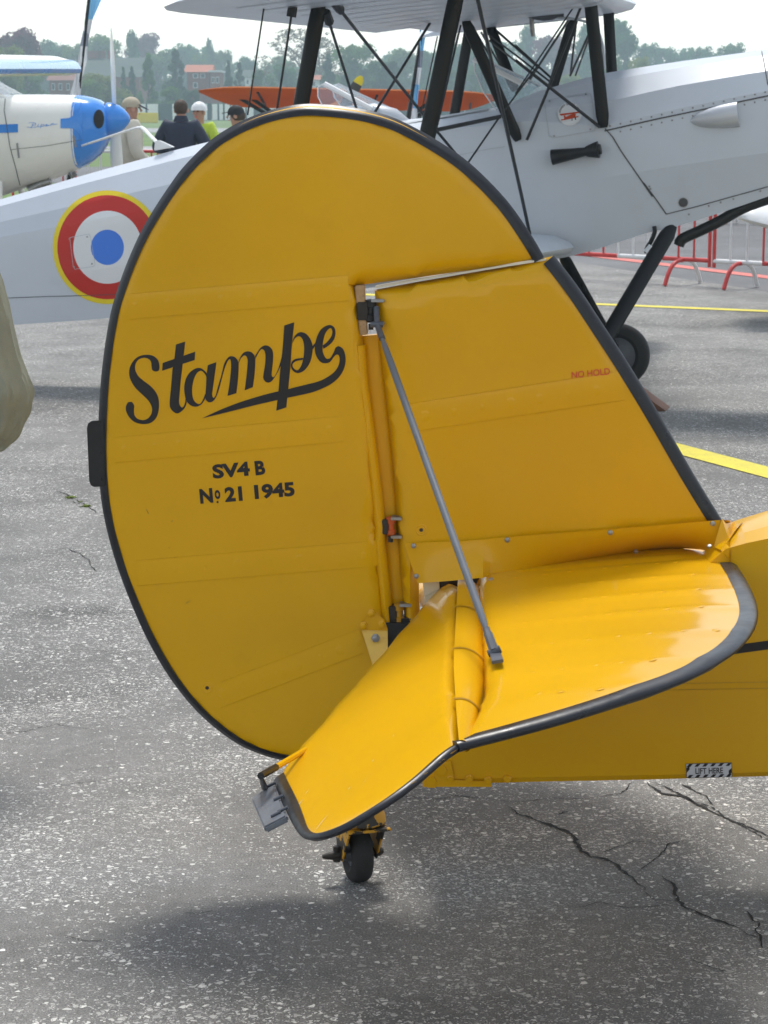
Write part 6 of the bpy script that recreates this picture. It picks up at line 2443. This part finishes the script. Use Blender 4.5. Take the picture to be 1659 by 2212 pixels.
def house(name, label, px0, px1, ytop, yeave, Y, wallm, roofm, wins, depth=7, flat=False, base=0.0):
    x0, x1 = gy(Y, px0), gy(Y, px1)
    zt, ze = at_y((0, ytop), Y).z, at_y((0, yeave), Y).z
    t = thing(name, label, 'house' if name == 'house' else 'building', ((x0 + x1) / 2, Y, 0), group=None)
    mb = MB()
    mb.box(((x0 + x1) / 2, Y + depth / 2, ze / 2), ((x1 - x0) / 2, 0, 0), (0, depth / 2, 0), (0, 0, ze / 2))
    mb.build('wall', wallm, t)
    mb = MB()
    if flat:
        mb.box(((x0 + x1) / 2, Y + depth / 2, (ze + zt) / 2 + .02), ((x1 - x0) / 2 + .2, 0, 0), (0, depth / 2 + .2, 0), (0, 0, (zt - ze) / 2))
    else:
        mb.prism([(x0 - .4, Y - .4, ze - .1), (x0 - .4, Y + depth / 2, zt), (x0 - .4, Y + depth + .4, ze - .1)], (x1 - x0 + .8, 0, 0))
    rf = mb.build('roof', roofm, t, smooth=False)
    for (a, b, c, d) in wins:
        wx0, wx1 = gy(Y, a), gy(Y, b)
        wz1, wz0 = at_y((0, c), Y).z, at_y((0, d), Y).z
        mb = MB()
        mb.box(((wx0 + wx1) / 2, Y - .02, (wz0 + wz1) / 2), ((wx1 - wx0) / 2, 0, 0), (0, .06, 0), (0, 0, (wz1 - wz0) / 2))
        w = mb.build('window', MT['winw'], t)
        mb = MB()
        mb.box(((wx0 + wx1) / 2, Y - .08, (wz0 + wz1) / 2), ((wx1 - wx0) / 2 * .75, 0, 0), (0, .02, 0), (0, 0, (wz1 - wz0) / 2 * .8))
        mb.build('pane', MT['winp'], w)
    return t, rf


t, rf = house('house', 'brick house with bright orange tiled roof among the far trees', 405, 453, 139, 154, 300, MT['brick'], MT['tile'], [(418, 429, 159, 169), (434, 444, 159, 169), (418, 428, 178, 190)])
house('house', 'low brick house with flat roof beside the orange roofed house', 455, 476, 152, 156, 298, MT['brick'], MT['winw'], [(458, 464, 166, 180), (467, 474, 166, 180)], flat=True)
house('house', 'dark brick house behind the wing of the blue nosed aeroplane', 108, 160, 158, 172, 310, MT['brick'], MT['brick'], [(113, 120, 180, 195), (128, 136, 180, 195), (145, 152, 180, 195)])
t, rf = house('shed', 'long dark green roofed shed below the far trees at the left', 165, 302, 122, 165, 330, MT['brick'], MT['greenroof'], [], depth=16)
for px_ in (193, 206, 215, 236):
    mb = MB()
    mb.box((gy(334, px_), 338, at_y((0, 113), 334).z - .6), (.5, 0, 0), (0, .5, 0), (0, 0, .9))
    mb.build('chimney', MT['brick'], rf)
house('house', 'small far house with orange roof left of the middle struts', 654, 688, 161, 171, 320, MT['winw'], MT['tile'], [(660, 666, 176, 186), (674, 682, 176, 186)])
house('house', 'white far house just right of the twin conifers', 530, 552, 150, 165, 330, MT['winw'], MT['greenroof'], [(533, 538, 172, 182), (543, 549, 172, 182)])


def leafmat(name, col):
    m, nt, bs, L = newmat(name)
    N = nt.nodes.new
    oi = N('ShaderNodeObjectInfo')
    geo = N('ShaderNodeNewGeometry')
    noi = N('ShaderNodeTexNoise')
    noi.inputs['Scale'].default_value = .55
    noi.inputs['Detail'].default_value = 2
    L.new(geo.outputs['Position'], noi.inputs['Vector'])
    mr = N('ShaderNodeMapRange')
    mr.inputs['From Min'].default_value = .3
    mr.inputs['From Max'].default_value = .7
    mr.inputs['To Min'].default_value = .6
    mr.inputs['To Max'].default_value = 1.35
    L.new(noi.outputs['Fac'], mr.inputs['Value'])
    mx = N('ShaderNodeMix')
    mx.data_type = 'RGBA'
    mx.blend_type = 'MULTIPLY'
    mx.inputs['Factor'].default_value = 1
    mx.inputs['A'].default_value = (*col, 1)
    L.new(mr.outputs[0], mx.inputs['B'])
    L.new(mx.outputs['Result'], bs.inputs['Base Color'])
    tl = N('ShaderNodeBsdfTranslucent')
    L.new(mx.outputs['Result'], tl.inputs[0])
    ms = N('ShaderNodeMixShader')
    ms.inputs[0].default_value = .45
    L.new(bs.outputs[0], ms.inputs[1])
    L.new(tl.outputs[0], ms.inputs[2])
    L.new(ms.outputs[0], nt.nodes['Material Output'].inputs['Surface'])
    bs.inputs['Roughness'].default_value = .7
    bs.inputs['Specular IOR Level'].default_value = .2
    return m


LEAF = {'green': leafmat('leaf_green', (.09, .19, .028)), 'light': leafmat('leaf_light_green', (.20, .24, .04)), 'dark': leafmat('leaf_dark_green', (.05, .115, .035)),
        'blue': leafmat('leaf_blue_green', (.07, .18, .055)), 'purple': leafmat('leaf_copper', (.17, .045, .07)), 'brown': leafmat('leaf_young_brown', (.16, .13, .07)), 'mid': leafmat('leaf_mid_green', (.12, .21, .035))}
MT['bark'] = mat('bark', (.09, .07, .05), .9, var=.2)
CROWN = {}


def crown_mesh(kind, seed, n):
    """unit crown: x,y in -.5..+.5, z 0..1"""
    r = random.Random(seed)
    lobes = []
    if kind == 'round':
        for _ in range(34):
            a, h = r.uniform(0, 6.28), r.uniform(.02, .9)
            w = .40 * math.sqrt(max(.05, 1 - ((h - .42) / .58) ** 2)) * r.uniform(.35, 1.0)
            lobes.append((Vector((math.cos(a) * w, math.sin(a) * w, h)), r.uniform(.08, .17)))
    elif kind == 'column':
        for _ in range(36):
            a, h = r.uniform(0, 6.28), r.uniform(.0, .95)
            w = .34 * (1 - h * .55) * r.uniform(.2, 1.0)
            lobes.append((Vector((math.cos(a) * w, math.sin(a) * w, h)), r.uniform(.07, .15)))
    elif kind == 'cone':
        for _ in range(40):
            a, h = r.uniform(0, 6.28), r.uniform(.0, .97)
            w = .42 * (1 - h) * r.uniform(.3, 1.0)
            lobes.append((Vector((math.cos(a) * w, math.sin(a) * w, h)), r.uniform(.05, .13) * (1.15 - h * .7)))
    else:
        for _ in range(260):
            a, h = r.uniform(0, 6.28), r.uniform(.05, 1.0)
            w = .48 * math.sqrt(max(.05, 1 - ((h - .5) / .55) ** 2)) * r.uniform(.3, 1.0)
            lobes.append((Vector((math.cos(a) * w, math.sin(a) * w, h)), r.uniform(.02, .05)))
    V, F = [], []
    for _ in range(n):
        c, rad = lobes[r.randrange(len(lobes))]
        d = Vector((r.gauss(0, 1), r.gauss(0, 1), r.gauss(0, 1))).normalized()
        p = c + Vector((d.x, d.y, d.z * .8)) * rad * 1.12 * (r.random() ** .35)
        nrm = (d + Vector((r.gauss(0, .6), r.gauss(0, .6), r.gauss(0, .6)))).normalized()
        t = nrm.orthogonal().normalized()
        b = nrm.cross(t)
        s = r.uniform(.014, .034) * (.5 if kind == 'sparse' else 1)
        o = len(V)
        V += [p + t * s, p + b * s * r.uniform(.6, 1), p - t * s, p - b * s * r.uniform(.6, 1)]
        F.append((o, o + 1, o + 2, o + 3))
    me = bpy.data.meshes.new('crown')
    me.from_pydata([tuple(v) for v in V], [], F)
    return me


for kd, num in (('round', 7500), ('column', 6000), ('cone', 5600), ('sparse', 4200)):
    CROWN[kd] = [crown_mesh(kd, 11 + i * 7 + len(kd), num) for i in range(3)]
mbt = MB()
mbt.tube([(0, 0, 0), (.02, 0, .3), (0, .02, .6), (.01, 0, .9)], [.045, .034, .022, .006], 8)
for k in range(9):
    a, h = k * 2.4, .28 + .06 * k
    mbt.tube([(0, 0, h), (math.cos(a) * .15, math.sin(a) * .15, h + .1), (math.cos(a) * .30, math.sin(a) * .30, h + .2)], [.018, .012, .004], 6)
tr0 = mbt.build('trunk', MT['bark'], None, join=True)
trunk_me = tr0.data
bpy.data.objects.remove(tr0)
KN = {'round': 'broad', 'column': 'tall narrow', 'cone': 'pointed', 'sparse': 'sparse, half bare'}
CN = {'green': 'green', 'light': 'light green', 'dark': 'dark green', 'blue': 'blue green', 'purple': 'copper purple', 'brown': 'young brownish', 'mid': 'mid green'}
SEEN = []


def tree(px, ytop, wpx, kind, col, Y, label=None, lo=0.16, group=None):
    x = gy(Y, px)
    h = at_y((0, ytop), Y).z
    w = wpx / FPX * Y
    t = bpy.data.objects.new('conifer_tree' if kind == 'cone' else 'broadleaf_tree', None)
    COL.objects.link(t)
    t.location = (x, Y, 0)
    t.rotation_euler = (0, 0, RND.uniform(0, 6.28))
    tag(t, label, 'tree', 'trees beyond the airfield fence')
    c = bpy.data.objects.new('crown', RND.choice(CROWN[kind]))
    COL.objects.link(c)
    c.parent = t
    c.location = (0, 0, h * lo)
    c.scale = (w * (1.12 if kind in ('round', 'sparse') else 1.4), w * 1.2, h * (1 - lo) * (1.0 if kind != 'round' else .97))
    if not c.data.materials:
        c.data.materials.append(LEAF[col])
    c.material_slots[0].link = 'OBJECT'
    c.material_slots[0].material = LEAF[col]
    tk = bpy.data.objects.new('trunk', trunk_me)
    COL.objects.link(tk)
    tk.parent = t
    tk.scale = (w * .8, w * .8, h * .95)
    return t


TREES = [
    (38, 46, 128, 'round', 'purple', 300, 'big copper purple tree at the far left edge, above the white wing'),
    (6, 82, 100, 'round', 'light', 275, 'light green tree at the left edge before the copper tree'),
    (92, 92, 62, 'round', 'blue', 430, 'hazy blue green tree just right of the left copper tree'),
    (124, 72, 78, 'round', 'blue', 420, 'rounded blue green tree left of the tall banner'),
    (168, 90, 80, 'round', 'mid', 400, 'mid green tree half behind the tall left banner'),
    (228, 62, 118, 'round', 'mid', 410, 'large mid green tree right of the left banner'),
    (304, 56, 92, 'round', 'purple', 440, 'purple domed tree above the shed, right of the white propeller'),
    (289, 70, 42, 'column', 'blue', 390, 'tall blue green column tree before the purple dome'),
    (340, 96, 74, 'round', 'mid', 400, 'mid green tree below the purple dome'),
    (322, 110, 56, 'cone', 'green', 280, 'green conical tree right of the shed, near the fence'),
    (286, 140, 34, 'cone', 'dark', 285, 'small dark conifer at the right end of the shed'),
    (268, 146, 30, 'cone', 'dark', 290, 'smaller dark conifer before the shed wall'),
    (222, 150, 100, 'round', 'light', 270, 'yellow green bush-like tree before the green shed'),
    (195, 168, 60, 'round', 'mid', 265, 'low green tree behind the foot of the left banner'),
    (382, 99, 72, 'cone', 'dark', 290, 'spreading dark green tree left of the orange roof'),
    (405, 90, 66, 'round', 'blue', 450, 'far blue green tree above the orange roof'),
    (455, 88, 30, 'column', 'blue', 440, 'slim tall tree right of the orange roof'),
    (436, 102, 52, 'round', 'mid', 430, 'rounded green tree behind the orange roof'),
    (480, 104, 58, 'round', 'mid', 440, 'green tree behind the twin conifers'),
    (494, 127, 36, 'cone', 'dark', 285, 'left one of the twin dark conifers'),
    (518, 129, 34, 'cone', 'dark', 287, 'right one of the twin dark conifers'),
    (540, 112, 60, 'round', 'blue', 420, 'hazy green tree right of the twin conifers'),
    (372, 180, 50, 'round', 'green', 262, 'low green bush tree before the orange roofed house'),
    (412, 188, 44, 'round', 'dark', 260, 'low dark bush tree under the orange roofed house'),
    (600, 108, 80, 'round', 'mid', 400, 'green tree left of the half bare tree'),
    (652, 64, 175, 'sparse', 'brown', 330, 'half bare brownish tree between the left struts'),
    (690, 84, 120, 'sparse', 'brown', 340, 'second half bare tree behind the crossing wires'),
    (565, 140, 60, 'round', 'green', 300, 'low green tree left of the first black strut'),
    (620, 130, 70, 'round', 'blue', 310, 'low hazy tree behind the first black strut'),
    (710, 118, 66, 'cone', 'dark', 300, 'dark conical tree right of the first black strut'),
    (768, 90, 104, 'round', 'green', 320, 'dense green tree between the crossing wires'),
    (830, 120, 70, 'round', 'dark', 300, 'dark green tree low between the crossing wires'),
    (872, 92, 96, 'round', 'mid', 380, 'mid green tree left of the second black strut'),
    (930, 96, 80, 'round', 'blue', 360, 'blue green tree behind the second black strut'),
    (1012, 82, 90, 'round', 'blue', 370, 'blue green tree behind the front windscreen'),
    (1085, 72, 96, 'round', 'blue', 390, 'hazy tree behind the crossed cabane wires'),
    (1137, 58, 54, 'column', 'blue', 400, 'tall narrow tree left of the right purple tree'),
    (1192, 70, 116, 'round', 'purple', 400, 'purple tree behind the cabane wires at the right'),
    (1262, 54, 66, 'column', 'blue', 380, 'tall blue green tree behind the front cabane strut'),
    (1346, 48, 76, 'column', 'blue', 350, 'tallest poplar right of the front cabane struts'),
    (1395, 88, 66, 'round', 'blue', 420, 'rounded tree right of the tallest poplar'),
    (1428, 88, 74, 'round', 'blue', 430, 'double crowned tree over the grey cowling'),
    (1470, 97, 66, 'round', 'blue', 440, 'low hazy tree over the grey cowling'),
    (1512, 96, 62, 'round', 'blue', 430, 'far hazy tree left of the lone right tree'),
    (1578, 88, 66, 'round', 'blue', 410, 'lone domed tree at the far right above the cowling'),
    (1310, 110, 60, 'round', 'mid', 330, 'lower green tree beside the tallest poplar'),
    (1380, 118, 50, 'round', 'light', 320, 'small light green tree at the foot of the poplar'),
    (1640, 112, 70, 'round', 'blue', 430, 'far tree at the right edge behind the cowling'),
    (1040, 130, 70, 'round', 'green', 310, 'low green tree behind the orange wing, at the right'),
    (960, 140, 70, 'round', 'green', 310, 'low green tree behind the orange wing, near the second banner'),
    (1225, 150, 80, 'round', 'light', 300, 'pale low tree just above the grey forward deck'),
    (60, 150, 80, 'round', 'green', 290, 'green tree under the white wing at the left'),
    (-40, 100, 90, 'round', 'green', 320, 'green tree just beyond the left edge'),
    (1720, 100, 90, 'round', 'mid', 400, 'green tree just beyond the right edge'),
]
for a in TREES:
    tree(*a)
# a dense band of wood that closes the view between the single trees
mb = MB()
rw = random.Random(5)
Vv, Ff = [], []
for _ in range(34000):
    x = rw.uniform(-130, 130)
    yy = rw.uniform(455, 480)
    top = 10.6 + 1.6 * math.sin(x * .11) + 1.0 * math.sin(x * .31 + 1) + .7 * math.sin(x * .83)
    zz = top * rw.random() ** .7
    s = rw.uniform(.25, .6)
    n_ = Vector((rw.gauss(0, 1), rw.gauss(0, 1) - .6, rw.gauss(0, 1) + .4)).normalized()
    t = n_.orthogonal().normalized()
    b = n_.cross(t)
    p = Vector((x, yy, zz))
    o = len(Vv)
    Vv += [p + t * s, p + b * s, p - t * s, p - b * s]
    Ff.append((o, o + 1, o + 2, o + 3))
mb.add(Vv, Ff)
wood = mb.build('distant_wood', LEAF['blue'], None, smooth=False, join=True)
tag(wood, 'continuous hazy band of far woodland behind the single trees', 'woodland', kind='stuff')

# ------------------------------------------------------------------ haze: even air round the camera and the whole scene
hz = MB()
hz.box((0, 350, 10.5), (570, 0, 0), (0, 500, 0), (0, 0, 11.6))
haze = hz.build('haze', None if False else [], None, smooth=False)
hm = bpy.data.materials.new('haze_air')
hm.use_nodes = True
hn = hm.node_tree
for nd in list(hn.nodes):
    if nd.type == 'BSDF_PRINCIPLED':
        hn.nodes.remove(nd)
pv = hn.nodes.new('ShaderNodeVolumePrincipled')
pv.inputs['Color'].default_value = (.72, .92, 1.0, 1)
pv.inputs['Density'].default_value = 0.0013
pv.inputs['Anisotropy'].default_value = 0.2
hn.links.new(pv.outputs[0], hn.nodes['Material Output'].inputs['Volume'])
haze.data.materials.append(hm)
haze['kind'] = 'stuff'
tag(haze, 'pale even haze in the air over the whole airfield', 'haze')
